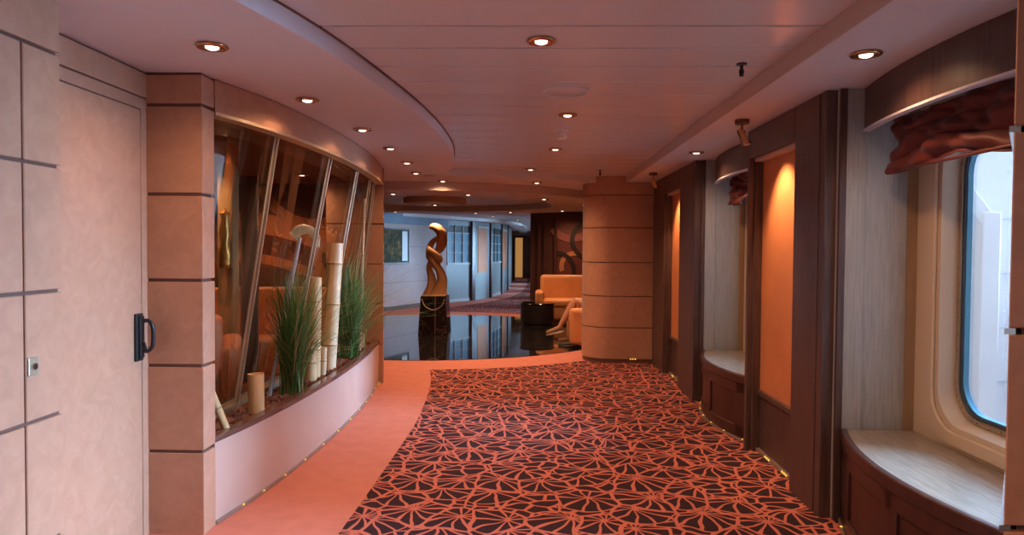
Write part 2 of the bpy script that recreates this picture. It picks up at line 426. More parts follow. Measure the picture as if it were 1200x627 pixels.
# left column block (front at Y=3.26, side X=-1.57)
b = BM(); prism(b, [(-2.1, 3.268), (-1.582, 3.268), (-1.582, 3.37), (-1.74, 3.37), (-1.95, 3.6), (-2.1, 3.6)], -.02, 2.62)
core = struct(obj('wall_left_column', b, GROOVE), 'orange-lit leather column between the flush door and the planter', 'column')
b = BM()
gz = [-.02, .405, .825, 1.24, 1.655, 2.085, 2.236]
for za, zb in zip(gz, gz[1:]):
    prism(b, [(-1.845, 3.26), (-1.57, 3.26), (-1.57, 3.385), (-1.60, 3.385), (-1.60, 3.275), (-1.845, 3.275)], za+.008 if za > 0 else za, zb-.008)
obj('leather_panel', b, TAN, core, bevel=.003, seg=1)

# end block beyond the planter
b = BM(); prism(b, [(-2.1, 7.062), (-1.512, 7.062), (-1.572, 7.34), (-1.74, 8.1), (-2.1, 8.1)], -.02, 2.62)
core = struct(obj('wall_left_return', b, GROOVE), 'cream lit end wall closing the far end of the planter', 'wall')
b = BM()
for za, zb in zip(gz, gz[1:]):
    prism(b, [(-2.1, 7.05), (-1.50, 7.05), (-1.56, 7.35), (-1.572, 7.345), (-1.515, 7.065), (-2.1, 7.065)], za+.005 if za > 0 else za, zb-.005)
obj('leather_panel', b, TAN, core, bevel=.003, seg=1)

# ---------------------------------------------------------------- planter
pl_path = [tuple(p) for p in smooth_pts([(-1.575, 3.385), (-1.52, 3.75), (-1.47, 4.3), (-1.445, 5.0), (-1.45, 5.7), (-1.48, 6.3), (-1.53, 6.85), (-1.545, 7.04)], 6)]
pt = thing('planter', 'long curved white planter box with a brown rim along the left wall', 'planter', (0, 0, 0)); struct(pt)
b = BM(); wallpath(b, pl_path, .0, .415, 0, .03); obj('front_panel', b, PLANTERWHITE, pt, smooth=30)
b = BM(); wallpath(b, pl_path, .415, .445, -.006, .055); obj('rim', b, noisy('rim_wood', (.10, .05, .04), (.17, .09, .07), 8, .25, stretch=(4, .5, 4)), pt, smooth=30, bevel=.003)
b = BM(); wallpath(b, pl_path, .0, .016, -.014, .0); obj('base_trim', b, LEDBASE, pt)
for i in range(4, len(pl_path)-1, 3):
    p = pl_path[i]; b = BM(); bx(b, p[0]+.010, p[0]+.017, p[1]-.009, p[1]+.009, .012, .018)
    obj('led_light', b, LED, pt)
b = BM()
inner = offset(pl_path, .03)
prism(b, inner + [(-2.0, 7.04), (-2.0, 3.60), (-1.76, 3.385)], .30, .395)
obj('soil', b, SOIL, pt)
b = BM()
for i in range(1500):
    t = random.random(); Y = 3.42+3.58*t
    xo = min(pl_path, key=lambda p: abs(p[1]-Y))[0]
    X = random.uniform(-1.80, xo-.075)
    s = random.uniform(.012, .034)
    r = Matrix.Rotation(random.uniform(0, PI), 3, 'Z') @ Matrix.Rotation(random.uniform(-.7, .7), 3, 'X') @ Matrix.Rotation(random.uniform(-.5, .5), 3, 'Y')
    vs = bx(b, -s, s, -s*.6, s*.6, -s*.35, s*.35, r, (X, Y, .398+random.uniform(0, .02)))
    for v in vs: v.co += Vector((random.uniform(-1, 1), random.uniform(-1, 1), random.uniform(-1, 1)))*s*.2
tag(obj('bark_mulch', b, BARK), 'brown bark chips covering the soil of the planter', 'mulch', kind='stuff')

# curved fascia above the glass
fa = [tuple(p) for p in smooth_pts([(-1.565, 3.385), (-1.47, 3.8), (-1.40, 4.4), (-1.375, 5.0), (-1.385, 5.7), (-1.43, 6.4), (-1.51, 7.04)], 6)]
b = BM(); wallpath(b, fa, 2.075, 2.235, 0, .05)
f = struct(obj('wall_left_fascia', b, TAN, smooth=30), 'curved leather fascia above the leaning glass screen', 'fascia')
b = BM(); wallpath(b, fa, 2.060, 2.077, -.004, .07); obj('lower_edge', b, GOLDM, f, smooth=30)
b = BM(); wallpath(b, fa, 2.235, 2.242, .006, .05); obj('shadow_gap', b, GROOVE, f)
b = BM(); wallpath(b, fa, 2.07, 2.14, .07, .36); obj('reveal', b, noisy('copper_reveal', (.20, .08, .05), (.24, .10, .06), 4, .35), f)

# leaning glass screen
gs = thing('glass_screen', 'leaning glass screen with metal mullions behind the planter', 'glass screen', (0, 0, 0))
def T(Y):  # top x
    xs = min(fa, key=lambda p: abs(p[1]-Y))[0]
    return xs-.10
def G(Y, t): # point on the glass plane, t 0 bottom .. 1 top
    return Vector((-1.79+(T(Y)+1.79)*t, Y, .43+(2.09-.43)*t))
ysm = [3.42, 4.1, 5.03, 5.9, 6.62, 7.03]
for ya, yb in zip(ysm, ysm[1:]):
    b = BM(); n = 6; R = []
    for i in range(n+1):
        Y = ya+(yb-ya)*i/n
        R.append([b.verts.new(G(Y, 0)), b.verts.new(G(Y, 1)), b.verts.new(G(Y, 1)+Vector((-.008, 0, 0))), b.verts.new(G(Y, 0)+Vector((-.008, 0, 0)))])
    for p, q in zip(R, R[1:]):
        for i in range(4): b.faces.new((p[i], p[(i+1) % 4], q[(i+1) % 4], q[i]))
    obj('pane', b, TGLASS, gs)
for Y in ysm[1:]:
    d = (G(Y, 1)-G(Y, 0)).normalized(); b = BM()
    a0, a1 = G(Y, -.02), G(Y, .985)
    for s0, s1, h in ((-.020, .020, .012), (-.007, .007, .03)):
        vs = []
        for P_ in (a0, a1):
            for yy in (s0, s1):
                for hh in (0.002, h): vs.append(b.verts.new(P_+Vector((hh, yy, 0))))
        for q in ((0,1,3,2),(4,6,7,5),(0,4,5,1),(2,3,7,6),(0,2,6,4),(1,5,7,3)): b.faces.new([vs[i] for i in q])
    obj('mullion', b, GOLDM, gs, bevel=.002, seg=1)
b = BM(); wallpath(b, [(G(y_, 0).x, y_) for y_ in (3.42, 4.1, 5, 6, 7.03)], .40, .455, -.03, .05); obj('bottom_rail', b, noisy('rail_metal', (.30, .26, .18), (.36, .31, .22), 4, .35, metal=.6), gs)

# bamboo
def cane(label, base, top, r, m=BAMBOO, nodes=2, group='cut bamboo canes in the planter', cut=True):
    base = Vector(base); top = Vector(top); ln = (top-base).length; d = (top-base).normalized()
    t = thing('bamboo_cane', label, 'bamboo', base, 0, group)
    q = Vector((0, 0, 1)).rotation_difference(d).to_matrix()
    b = BM(); prof = [(r*.98, 0)]
    for i in range(nodes):
        z = ln*(i+.7)/(nodes+.2)
        prof += [(r, z-.02), (r*1.02, z-.006), (r*1.10, z), (r*1.02, z+.006), (r, z+.02)]
    prof += [(r, ln), (r*.80, ln), (r*.78, ln-.03), (.0001, ln-.035)]
    lathe(b, prof, 20, rot=q, caps=False); obj('culm', b, m, t, smooth=35)
    if cut:
        b = BM(); annulus(b, 0, 0, r*.80, r*1.0, ln-.0005, ln+.0015, 20)
        for v in b.verts: v.co = q @ v.co
        obj('cut_rim', b, BAMCUT, t)
    for i in range(nodes):
        z = ln*(i+.7)/(nodes+.2)
        b = BM(); annulus(b, 0, 0, r*1.0, r*1.13, z-.004, z+.004, 20)
        for v in b.verts: v.co = q @ v.co
        obj('node_ring', b, NODEM, t, smooth=30)
cane('leaning thin bamboo cane at the near end, half hidden by the column', (-1.585, 3.58, .39), (-1.66, 3.50, .68), .020, nodes=1)
cane('short thick bamboo stump nearest the camera, left of the first grass clump', (-1.60, 3.98, .39), (-1.605, 3.98, .655), .047, nodes=0)
cane('short bamboo stump right of the first grass clump, front of the tall canes', (-1.60, 4.98, .39), (-1.605, 4.98, .68), .046, nodes=1)
cane('thin short pale bamboo between the stump and the tallest cane', (-1.575, 5.20, .39), (-1.565, 5.20, .64), .024, BAMPALE, nodes=1)
cane('tall bamboo cane behind the stump, shorter than the tallest', (-1.61, 5.10, .39), (-1.60, 5.10, 1.18), .046, nodes=2)
cane('tallest thick bamboo cane, leaning right, with white lit side', (-1.60, 5.45, .39), (-1.555, 5.52, 1.44), .052, BAMPALE, nodes=3)
cane('slim bluish grey cane leaning behind the first grass clump', (-1.70, 4.42, .39), (-1.570, 4.66, 1.47), .014, BLUECANE, nodes=0)
cane('slim pale upright cane before the far end wall', (-1.60, 6.45, .39), (-1.515, 6.28, 1.86), .014, BAMPALE, nodes=4)
cane('small bamboo stump at the far end of the planter', (-1.64, 6.70, .39), (-1.64, 6.70, .56), .034, nodes=0)
cane('pale stub beside the far stump right of the second grass clump', (-1.665, 6.35, .39), (-1.66, 6.35, .60), .022, BAMPALE, nodes=0)

def grass(label, c, n, h, spread, seed):
    rnd = random.Random(seed)
    t = thing('ornamental_grass', label, 'plant', c, 0, 'grass clumps in the planter')
    for nm, m, cnt, hh, sp in (('green_blades', GRASS, n, h, spread), ('dry_blades', GRASSDRY, n//5, h*1.05, spread*1.25)):
        b = BM()
        for i in range(cnt):
            a = rnd.uniform(0, 2*PI); H = hh*rnd.uniform(.45, 1.08); s = sp*rnd.uniform(.15, 1.25)
            if s > sp*.55: s *= rnd.uniform(.7, 1.3)
            w = rnd.uniform(.0018, .0040); base = Vector((rnd.gauss(0, .030), rnd.gauss(0, .030), 0))
            dx, dy = math.cos(a), math.sin(a)
            if dx < 0: dx *= .30                       # the glass is close behind
            side = Vector((-dy, dx, 0)).normalized(); prev = None; K = 8
            droop = rnd.uniform(0, .42)*min(1, s/sp)
            for k in range(K+1):
                u = k/K
                p = base + Vector((dx*s*u**1.9, dy*s*u**1.9, H*(u-droop*u**4)))
                gx = -1.79+.25*p.z/1.66+.035-c[0]
                if p.x < gx: p.x = gx
                ww = w*(1-u**2.2)+.0003
                q = [b.verts.new(p-side*ww), b.verts.new(p+side*ww+Vector((0, 0, .0006)))]
                if prev: b.faces.new((prev[0], prev[1], q[1], q[0]))
                prev = q
        obj(nm, b, m, t, smooth=True)
grass('tall green grass clump in the middle of the planter, nearer one', (-1.585, 4.55, .39), 560, .92, .40, 3)
grass('tall green grass clump past the tallest bamboo, farther one', (-1.60, 6.05, .39), 560, .98, .55, 5)

# ---------------------------------------------------------------- lounge behind the glass
b = BM(); bx(b, -7.0, -1.95, 8.1, 8.25, -.02, 2.62); struct(obj('wall_lounge_end', b, LOUNGEW), 'dark red wood end wall of the lounge behind glass', 'wall')
b = BM()
for i in range(6):
    x = -4.05-.36*i; bx(b, x-.17, x+.17, 8.07, 8.105, .05, 2.2)
struct(obj('wall_lounge_battens', b, LOUNGEW, bevel=.006))
b = BM(); bx(b, -5.6, -5.45, 3.3, 8.1, -.02, 2.62); struct(obj('wall_lounge_left', b, LOUNGEW))
b = BM(); bx(b, -5.6, -1.95, 3.45, 3.6, -.02, 2.62); struct(obj('wall_lounge_near', b, LOUNGEW))
b = BM(); prism(b, [(-5.5, 3.5), (-1.72, 3.5), (-1.60, 4.4), (-1.58, 5.2), (-1.62, 6.4), (-1.72, 7.2), (-1.72, 7.94), (-5.5, 7.94)], 2.15, 2.235); struct(obj('ceiling_lounge', b, LOUNGEC))
b = BM(); prism(b, [(-5.4, 3.6), (-1.86, 3.6), (-1.86, 7.2), (-1.95, 8.1), (-5.4, 8.1)], .0, .01); struct(obj('floor_lounge', b, CARPET))

def arcs(bm, c, r0, r1, a0, a1, y0, y1, seg=24):
    R = []
    for k in range(seg+1):
        a = math.radians(a0+(a1-a0)*k/seg)
        R.append([bm.verts.new((c[0]+r*math.cos(a), y, c[1]+r*math.sin(a))) for r, y in ((r0, y0), (r1, y0), (r1, y1), (r0, y1))])
    for p, q in zip(R, R[1:]):
        for i in range(4): bm.faces.new((p[i], p[(i+1) % 4], q[(i+1) % 4], q[i]))
    bm.faces.new(R[0]); bm.faces.new(list(reversed(R[-1])))
# sweeping orange mural on the lounge end wall
t = thing('mural', 'dark mural with sweeping orange ribbons seen through the glass', 'mural', (0, 8.086, 0), 0)
b = BM(); bx(b, -3.80, -2.12, -.01, .012, .95, 2.1); obj('ground', b, DARKRED, t)
b = BM(); arcs(b, (-3.6, -1.3), 2.90, 3.14, 62, 92, -.02, 0, 30); arcs(b, (-3.6, -1.3), 2.55, 2.66, 62, 92, -.02, 0, 30); arcs(b, (-2.2, 1.30), .26, .36, 10, 260, -.025, -.002)
arcs(b, (-2.55, 2.35), .60, .72, 200, 300, -.022, -.001); obj('ribbon', b, ORANGE, t)
# banquette with orange back
t = thing('banquette', 'long curved orange banquette back seen through the glass', 'sofa', (-2.85, 7.35, .01), 0)
b = BM(); wallpath(b, [tuple(p) for p in smooth_pts([(-.9, -.7), (-.7, -.1), (-.1, .25), (.7, .3)], 6)], 0, .95, 0, .14); obj('backrest', b, ORANGE, t, smooth=40, bevel=.03)
b = BM(); wallpath(b, [tuple(p) for p in smooth_pts([(-.9, -.7), (-.7, -.1), (-.1, .25), (.7, .3)], 6)], .0, .42, -.45, -.005); obj('seat', b, ORANGE, t, smooth=40, bevel=.03)
# pale pillar with gold figure and a curtain
b = BM(); bx(b, -2.76, -2.62, 6.0, 6.14, .01, 2.14); t = struct(obj('wall_lounge_pillar', b, noisy('pillar_gold', (.36, .26, .12), (.44, .33, .17), 5, .4), bevel=.01), 'slim golden pillar inside the lounge behind the glass', 'pillar')
b = BM(); lathe(b, [(0, 0), (.05, .0), (.06, .06), (.03, .16), (.05, .25), (.03, .36), (.045, .42), (.0, .47)], 16, (-2.66, 5.93, 1.28)); lathe(b, [(.06, 0), (.06, .03)], 16, (-2.66, 5.93, 1.25))
bx(b, -2.70, -2.62, 5.9, 6.0, 1.22, 1.252)
obj('gold_figure', b, GOLD, t, smooth=40)
b = BM(); n = 60; pts = [(-2.93+.18*i/n, 6.9+.03*math.sin(i*1.05)) for i in range(n+1)]
wallpath(b, pts, .03, 2.13, 0, .006); tag(obj('curtain', b, CURT, smooth=True), 'grey full-length curtain inside the lounge behind the glass', 'curtain')

def armchair(label, loc, rz, group, w=.80, d=.82, h=.84, ah=.58, m=FABRIC):
    t = thing('armchair', label, 'armchair', loc, rz, group)
    b = BM(); bx(b, -w/2+.13, w/2-.13, -d/2+.02, d/2-.14, .08, .30); obj('base', b, m, t, bevel=.02)
    b = BM(); bx(b, -w/2+.14, w/2-.14, -d/2, d/2-.2, .30, .45); obj('seat', b, m, t, bevel=.05, seg=4, smooth=40)
    b = BM(); bx(b, -w/2+.1, w/2-.1, d/2-.22, d/2, .10, h); obj('backrest', b, m, t, bevel=.07, seg=4, smooth=40)
    for s in (-1, 1):
        b = BM(); bx(b, min(s*w/2, s*(w/2-.16)), max(s*w/2, s*(w/2-.16)), -d/2, d/2-.03, .06, ah); obj('armrest', b, m, t, bevel=.06, seg=4, smooth=40)
        for q in (-1, 1):
            b = BM(); lathe(b, [(.02, .0), (.025, .08)], 12, (s*(w/2-.1), q*(d/2-.12), 0)); obj('leg', b, BLACK, t)
    return t
armchair('orange tub armchair inside the lounge behind the glass', (-2.62, 5.15, .01), math.radians(200), None, .78, .8, .90, .68, ORANGE)
# lamp with curved cream shade
t = thing('floor_lamp', 'black floor lamp with a curved cream head behind the glass', 'lamp', (-2.12, 6.55, .01))
b = BM(); lathe(b, [(0, 0), (.13, 0), (.13, .02), (.02, .03), (0, .03)], 24); obj('base', b, BLACK, t, smooth=30)
b = BM(); tube(b, smooth_pts([(0, 0, .02), (0, 0, .7), (.03, 0, 1.2), (.06, 0, 1.42)], 5), .012, 8); obj('pole', b, BLACK, t, smooth=True)
b = BM(); tube(b, smooth_pts([(.08, 0, 1.40), (.07, 0, 1.50), (0, 0, 1.57), (-.09, 0, 1.56), (-.15, 0, 1.50)], 5), [.03]*4+[.04]*8+[.05]*9, 12); obj('shade', b, mat('cream_shade', (.8, .66, .45), .5, emit=(1, .8, .5), estr=.15), t, smooth=True)

# ---------------------------------------------------------------- right side: hull wall, windows, pillars, benches
BAYS = [(-1.0, .8), (2.04, 3.60), (4.86, 6.40)]
WIN = [(BAYS[0][0]+.35, BAYS[0][1]-.45), (2.26, 3.36), (5.10, 6.16)]
def rrect(y0, y1, z0, z1, r, n=6):
    pts = []
    for cy, cz, a0 in ((y1-r, z1-r, 0), (y0+r, z1-r, 90), (y0+r, z0+r, 180), (y1-r, z0+r, 270)):
        for k in range(n+1):
            a = math.radians(a0+90*k/n); pts.append((cy+r*math.cos(a), cz+r*math.sin(a)))
    return pts
def loft(bm, loops, close_first=False, close_last=False):
    R = [[bm.verts.new(p) for p in lp] for lp in loops]; n = len(R[0])
    for a, c in zip(R, R[1:]):
        for i in range(n): bm.faces.new((a[i], a[(i+1) % n], c[(i+1) % n], c[i]))
    return R
ZB, ZT = .585, 1.98
# hull wall as ring around rounded opening per bay; solid in between
def hull_bay(i, y0, y1, w0, w1):
    b = BM()
    n = 7*4
    inner = rrect(w0, w1, ZB, ZT, .17)
    outer = []
    for k, (yy, zz) in enumerate(inner):
        q = k//7
        # project to rectangle corners region
        cy, cz = (w0+w1)/2, (ZB+ZT)/2
        fy = (y1 if q in (0, 3) else y0); fz = (2.62 if q in (0, 1) else -.02)
        j = k % 7
        if q == 0: outer.append((y1, 2.62) if 1 <= j <= 5 else ((y1, zz) if j == 0 else (yy, 2.62)))
        if q == 1: outer.append((y0, 2.62) if 1 <= j <= 5 else ((yy, 2.62) if j == 0 else (y0, zz)))
        if q == 2: outer.append((y0, -.02) if 1 <= j <= 5 else ((y0, zz) if j == 0 else (yy, -.02)))
        if q == 3: outer.append((y1, -.02) if 1 <= j <= 5 else ((yy, -.02) if j == 0 else (y1, zz)))
    x0 = 2.0
    loft(b, [[(x0, p[0], p[1]) for p in outer], [(x0, p[0], p[1]) for p in inner], [(x0+.09, p[0], p[1]) for p in rrect(w0+.02, w1-.02, ZB+.02, ZT-.02, .155)],
             [(x0+.13, p[0], p[1]) for p in rrect(w0+.02, w1-.02, ZB+.02, ZT-.02, .155)], [(x0+.13, p[0], p[1]) for p in outer]])
    bmesh.ops.remove_doubles(b, verts=b.verts[:], dist=1e-5)
    h = struct(obj('wall_right', b, CREAM, smooth=30))
    win = thing('window_%d' % (i+1), None, None, (0, 0, 0)); struct(win)
    b = BM()
    def ringx(bm, ins, wid, xa, xb):
        A = rrect(w0+ins, w1-ins, ZB+ins, ZT-ins, .17-ins*.4); B = rrect(w0+ins+wid, w1-ins-wid, ZB+ins+wid, ZT-ins-wid, .17-ins*.4-wid*.6)
        R = loft(bm, [[(xa, *p) for p in A], [(xa, *p) for p in B], [(xb, *p) for p in B], [(xb, *p) for p in A], [(xa, *p) for p in A]])
    # moulded cream surround
    ringx(b, -.085, .06, x0-.018, x0); obj('surround', b, CREAM, win, smooth=30, bevel=.006)
    b = BM(); ringx(b, .02, .022, x0+.07, x0+.10); obj('metal_frame', b, noisy('frame_metal', (.42, .34, .24), (.48, .40, .28), 6, .3, metal=.7), win, smooth=30)
    b = BM(); ringx(b, .042, .012, x0+.078, x0+.11); obj('gasket', b, GASKET, win, smooth=30)
    b = BM(); ringx(b, .054, .007, x0+.085, x0+.11); obj('glass_edge', b, BLUERIM, win, smooth=30)
    b = BM(); A = rrect(w0+.05, w1-.05, ZB+.05, ZT-.05, .14)
    loft(b, [[(x0+.095, *p) for p in A], [(x0+.103, *p) for p in A]]); b.verts.ensure_lookup_table()
    b.faces.new([b.verts[k] for k in range(28)]); b.faces.new([b.verts[k] for k in range(28, 56)])
    obj('pane', b, GLASS, win)
    b = BM()
    peri = rrect(w0+.031, w1-.031, ZB+.031, ZT-.031, .158, 8)
    # screws along the frame
    L_ = []
    for k in range(len(peri)):
        a = Vector(peri[k]); c = Vector(peri[(k+1) % len(peri)]); m_ = max(1, int((c-a).length/.075))
        for q in range(m_): L_.append(a+(c-a)*q/m_)
    for p in L_: lathe(b, [(.0001, -.003), (.005, -.002), (.005, .0)], 8, (x0+.07, p.x, p.y), Matrix.Rotation(PI/2, 3, 'Y'), caps=False)
    obj('screws', b, CHROME, win)
    return win
edges = [-3.2]
for i, ((y0, y1), (w0, w1)) in enumerate(zip(BAYS, WIN)): hull_bay(i, y0, y1, w0, w1)
solid = [(-3.25, -1.0), (.8, 2.04), (3.60, 4.86), (6.40, 15.0)]
b = BM()
for a, c in solid: bx(b, 2.0, 2.13, a, c, -.02, 2.62)
struct(obj('wall_right_hull', b, WOODB))

def pillar(label, ya, yb, pa, pb, endnear=True, dark=WOOD):
    """wood clad pillar between window bays: posts at X=1.54, recessed leather panel at X=1.63 from pa to pb"""
    t = thing('pillar', label, 'pillar', (0, 0, 0)); struct(t)
    b = BM(); bx(b, 1.645, 1.999, ya+.03, yb-.03, -.01, 2.238); obj('core', b, dark, t)
    b = BM()
    bx(b, 1.54, 1.66, ya+.02, ya+.085, -.01, 2.238); bx(b, 1.548, 1.66, ya+.085, ya+.10, -.01, 2.02); bx(b, 1.54, 1.66, ya+.10, pa-.02, -.01, 2.238)
    bx(b, 1.575, 1.66, pa-.02, pa, -.01, 2.10)
    obj('post', b, dark, t, bevel=.004, seg=1)
    b = BM(); bx(b, 1.54, 1.66, pb+.02, yb-.02, -.01, 2.238); bx(b, 1.575, 1.66, pb, pb+.02, -.01, 2.10); obj('post', b, dark, t, bevel=.004, seg=1)
    b = BM(); bx(b, 1.54, 1.66, pa-.02, pb+.02, 2.045, 2.238); obj('head_rail', b, dark, t, bevel=.004, seg=1)
    b = BM(); bx(b, 1.57, 1.65, pa, pb, 2.02, 2.044); obj('light_shelf', b, noisy('shelf_paint', (.55, .42, .34), (.58, .45, .37), 4, .4), t, bevel=.003)
    b = BM(); bx(b, 1.63, 1.66, pa, pb, .43, 2.02); obj('leather_panel', b, ORANGE, t)
    b = BM(); bx(b, 1.605, 1.66, pa, pb, .40, .435); obj('dado_rail', b, dark, t, bevel=.006)
    b = BM(); bx(b, 1.63, 1.66, pa, pb, .0, .40); obj('wainscot', b, dark, t)
    b = BM(); bx(b, 1.607, 1.63, pa, pb, .0, .022); obj('led_channel', b, LEDBASE, t)
    for k in range(2):
        yy = pa+(pb-pa)*(.3+.4*k)
        for d_ in (-.035, 0, .035):
            b = BM(); bx(b, 1.603, 1.608, yy+d_-.008, yy+d_+.008, .010, .022); obj('led_light', b, LED, t)
    return t
pillar('dark wood pillar with orange leather panel between the two windows', 3.58, 4.88, 4.03, 4.80)
pillar('dark wood pillar with orange leather panel past the far window', 6.36, 8.48, 7.03, 7.78)
pillar('dark wood pillar with leather panel behind the near right column', .78, 2.06, 1.22, 1.90)

def reveal(ycam, side, nm='wall_right_reveal'):
    # side=+1: face looks toward -Y (towards the camera)
    b = BM()
    y0, y1 = (ycam, ycam+.02) if side > 0 else (ycam-.02, ycam)
    bx(b, 1.60, 2.0, y0, y1, .0, 2.238)
    r = struct(obj(nm, b, GREYWOOD))
    b = BM(); f = -1 if side > 0 else 1
    ya, yb = sorted((ycam, ycam+f*.012))
    bx(b, 1.635, 1.735, ya, yb, .46, 2.238); obj('stile', b, GREYWOOD, r, bevel=.002, seg=1)
    b = BM(); ya, yb = sorted((ycam, ycam+f*.02)); bx(b, 1.955, 1.999, ya, yb, .46, 2.238); obj('corner_bead', b, noisy('bead_wood', (.30, .20, .11), (.36, .25, .15), 5, .4, stretch=(6, 6, .5)), r)
    b = BM(); bx(b, 1.60, 1.632, *sorted((ycam, ycam+f*.02)), .0, 2.238); obj('edge_strip', b, WOOD, r)
    return r
def para(y0, y1, xe, bulge, n=24):
    return [(xe-bulge*4*(k/n)*(1-k/n), y1+(y0-y1)*k/n) for k in range(n+1)]
for i, (y0, y1) in enumerate(BAYS):
    nm = ['nearest, beside the camera', 'near', 'far'][i]
    reveal(y1-.02, 1); reveal(y0+.02, -1)
    ya, yb = y0+.04, y1-.04
    crv = para(ya, yb, 1.64, .15)
    t = thing('window_bench', ['curved wooden window bench beside the camera', 'curved dark wood window bench under the near window at right', 'curved dark wood window bench under the far window past the pillar'][i], 'bench', (0, 0, 0), 0, None)
    b = BM(); prism(b, offset(crv, -.0)+[(1.998, ya), (1.998, yb)], .455, .48); obj('sill', b, SILLW, t, bevel=.004)
    b = BM(); wallpath(b, crv, .425, .485, -.012, .022); obj('nosing', b, WOODB, t, smooth=30, bevel=.006)
    b = BM(); wallpath(b, crv, .0, .43, .01, .04); obj('front', b, WOODB, t, smooth=30)
    b = BM()
    n = len(crv)
    for za, zb in ((.345, .425), (.02, .10)): wallpath(b, crv, za, zb, -.002, .012)
    for a, c in ((0, 4), (11, 13), (20, 24)): wallpath(b, crv[a:c+1], .02, .425, -.002, .012)
    obj('front_frame', b, WOODB, t, smooth=30, bevel=.004)
    b = BM(); wallpath(b, crv, .0, .018, -.014, -.003); obj('led_channel', b, LEDBASE, t)
    for k in range(2, n-2, 4):
        p = crv[k]; b = BM(); lathe(b, [(0, 0), (.006, 0), (.006, .006), (0, .006)], 8, (p[0]-.010, p[1], .016))
        obj('led_light', b, LED, t)
    vc = para(ya-.02, yb+.02, 1.725, .085)
    v = thing('valance', ['curved dark wood valance over the window beside the camera', 'curved dark wood valance over the near window', 'curved dark wood valance over the far window'][i], 'valance', (0, 0, 0))
    b = BM(); wallpath(b, vc, 2.03, 2.238, 0, .025); obj('board', b, WOOD, v, smooth=30)
    b = BM(); wallpath(b, vc, 2.019, 2.030, -.006, .03); obj('metal_edge', b, SHIPG, v, smooth=30)  # metal edge in pale paint, for the sky light it catches

# roman blinds: gathered cloth
def blind(label, y0, y1, zlow, seed, x=1.83):
    rnd = random.Random(seed)
    t = thing('roman_blind', label, 'blind', (0, 0, 0), 0, 'burgundy roman blinds')
    b = BM(); nu, nv = 70, 46; V = []
    ph = [rnd.uniform(0, 6) for _ in range(8)]
    for j in range(nv+1):
        v = j/nv; row = []
        for i in range(nu+1):
            u = i/nu
            end = min(u, 1-u)
            sag = -.035*math.sin(PI*u)+.0
            ztop, zb = 2.06, zlow+.02*math.sin(u*9+ph[0])
            z = ztop+(zb-ztop)*v
            # three soft horizontal swags whose creases drift diagonally
            w = v*3.0+.32*math.sin(u*3.3+ph[1])+.18*math.sin(u*7+ph[2])
            fold = abs(math.sin(PI*w))**.7
            xx = x - .034*fold*(.45+.55*v) - .010*math.sin(u*13+v*7+ph[3]) - .012*math.sin(u*27-v*9+ph[4]) - .005*math.sin(u*61+v*17+ph[6]) - .004*math.sin(u*23+v*31+ph[7])
            z += .014*math.sin(u*11+v*6+ph[5])*v
            yy = y0+(y1-y0)*u - (.05*(1-v)*(1 if u < .5 else -1))*max(0, 1-end*8)*-1*.6
            row.append(b.verts.new((xx, yy, z)))
        V.append(row)
    for j in range(nv):
        for i in range(nu): b.faces.new((V[j][i], V[j][i+1], V[j+1][i+1], V[j+1][i]))
    o = obj('cloth', b, BURG, t, smooth=True); s = o.modifiers.new('s', 'SOLIDIFY'); s.thickness = .006
    b = BM(); tube(b, [(x-.022, y0+.02, zlow+.004), (x-.022, y1-.02, zlow+.004)], .008, 10); obj('bottom_rod', b, mat('rod_cloth', (.16, .045, .035), .5), t, smooth=True)
    b = BM(); lathe(b, [(.011, 0), (.011, .03)], 12, (x-.022, y1-.02, zlow+.004), Matrix.Rotation(-PI/2, 3, 'X')); obj('rod_cap', b, CHROME, t)
    return t
blind('burgundy gathered blind over the near window at right', 2.10, 3.47, 1.80, 4)
blind('burgundy gathered blind over the far window past the pillar', 4.94, 6.22, 1.82, 9)
blind('burgundy gathered blind over the window beside the camera', -.9, .7, 1.80, 12)

# near right column
b = BM(); prism(b, [(1.048, 1.47), (1.75, 1.47), (1.75, 1.90), (1.36, 1.90)], -.01, 2.238)
core = struct(obj('wall_right_column', b, GROOVE), 'orange leather panelled column at the right edge', 'column')
b = BM()
for za, zb in zip([-.01, .40, .815, 1.235, 1.66, 2.085], [.40, .815, 1.235, 1.66, 2.085, 2.238]):
    prism(b, [(1.012, 1.457), (1.76, 1.457), (1.76, 1.913), (1.34, 1.913)], za+.007 if za > 0 else za, zb-.007 if zb < 2.23 else zb)
obj('leather_panel', b, TAN, core, bevel=.003, seg=1)
b = BM()
for za in (.40, .815, 1.235, 1.66, 2.085): prism(b, [(1.006, 1.462), (1.03, 1.462), (1.345, 1.905), (1.325, 1.905)], za-.0065, za+.0065)
obj('joint_glint', b, CHROME, core)  # bright strips stand in for daylight on the groove ends

# far rounded wall / column at Y=8.48
b = BM()
def colpath(inset):
    r = .34-inset; cx, cy = 1.04, 8.48+.34
    p = [(2.0, 8.48+inset)]
    for k in range(19):
        a = math.radians(-90-180*k/18*.92); p.append((cx+r*math.cos(a), cy+r*math.sin(a)))
    p.append((2.0, 9.16-inset))
    return p
prism(b, colpath(.012), -.01, 2.62)
core = struct(obj('wall_far_column', b, GROOVE), 'round-ended leather clad wall beside the lobby', 'column')
b = BM()
for za, zb in zip([.045, .44, .83, 1.25, 1.68, 2.085], [.44, .83, 1.25, 1.68, 2.085, 2.62]):
    prism(b, colpath(0), za+.006, zb-.006)
obj('leather_panel', b, TAN, core, smooth=30)
b = BM(); prism(b, colpath(.02), -.005, .045); obj('plinth', b, MBLACK, core)
for xx in (1.28, 1.31, 1.34, 1.60, 1.63, 1.66):
    b = BM(); bx(b, xx-.007, xx+.007, 8.472, 8.485, .045, .056); obj('led_light', b, LED, core)

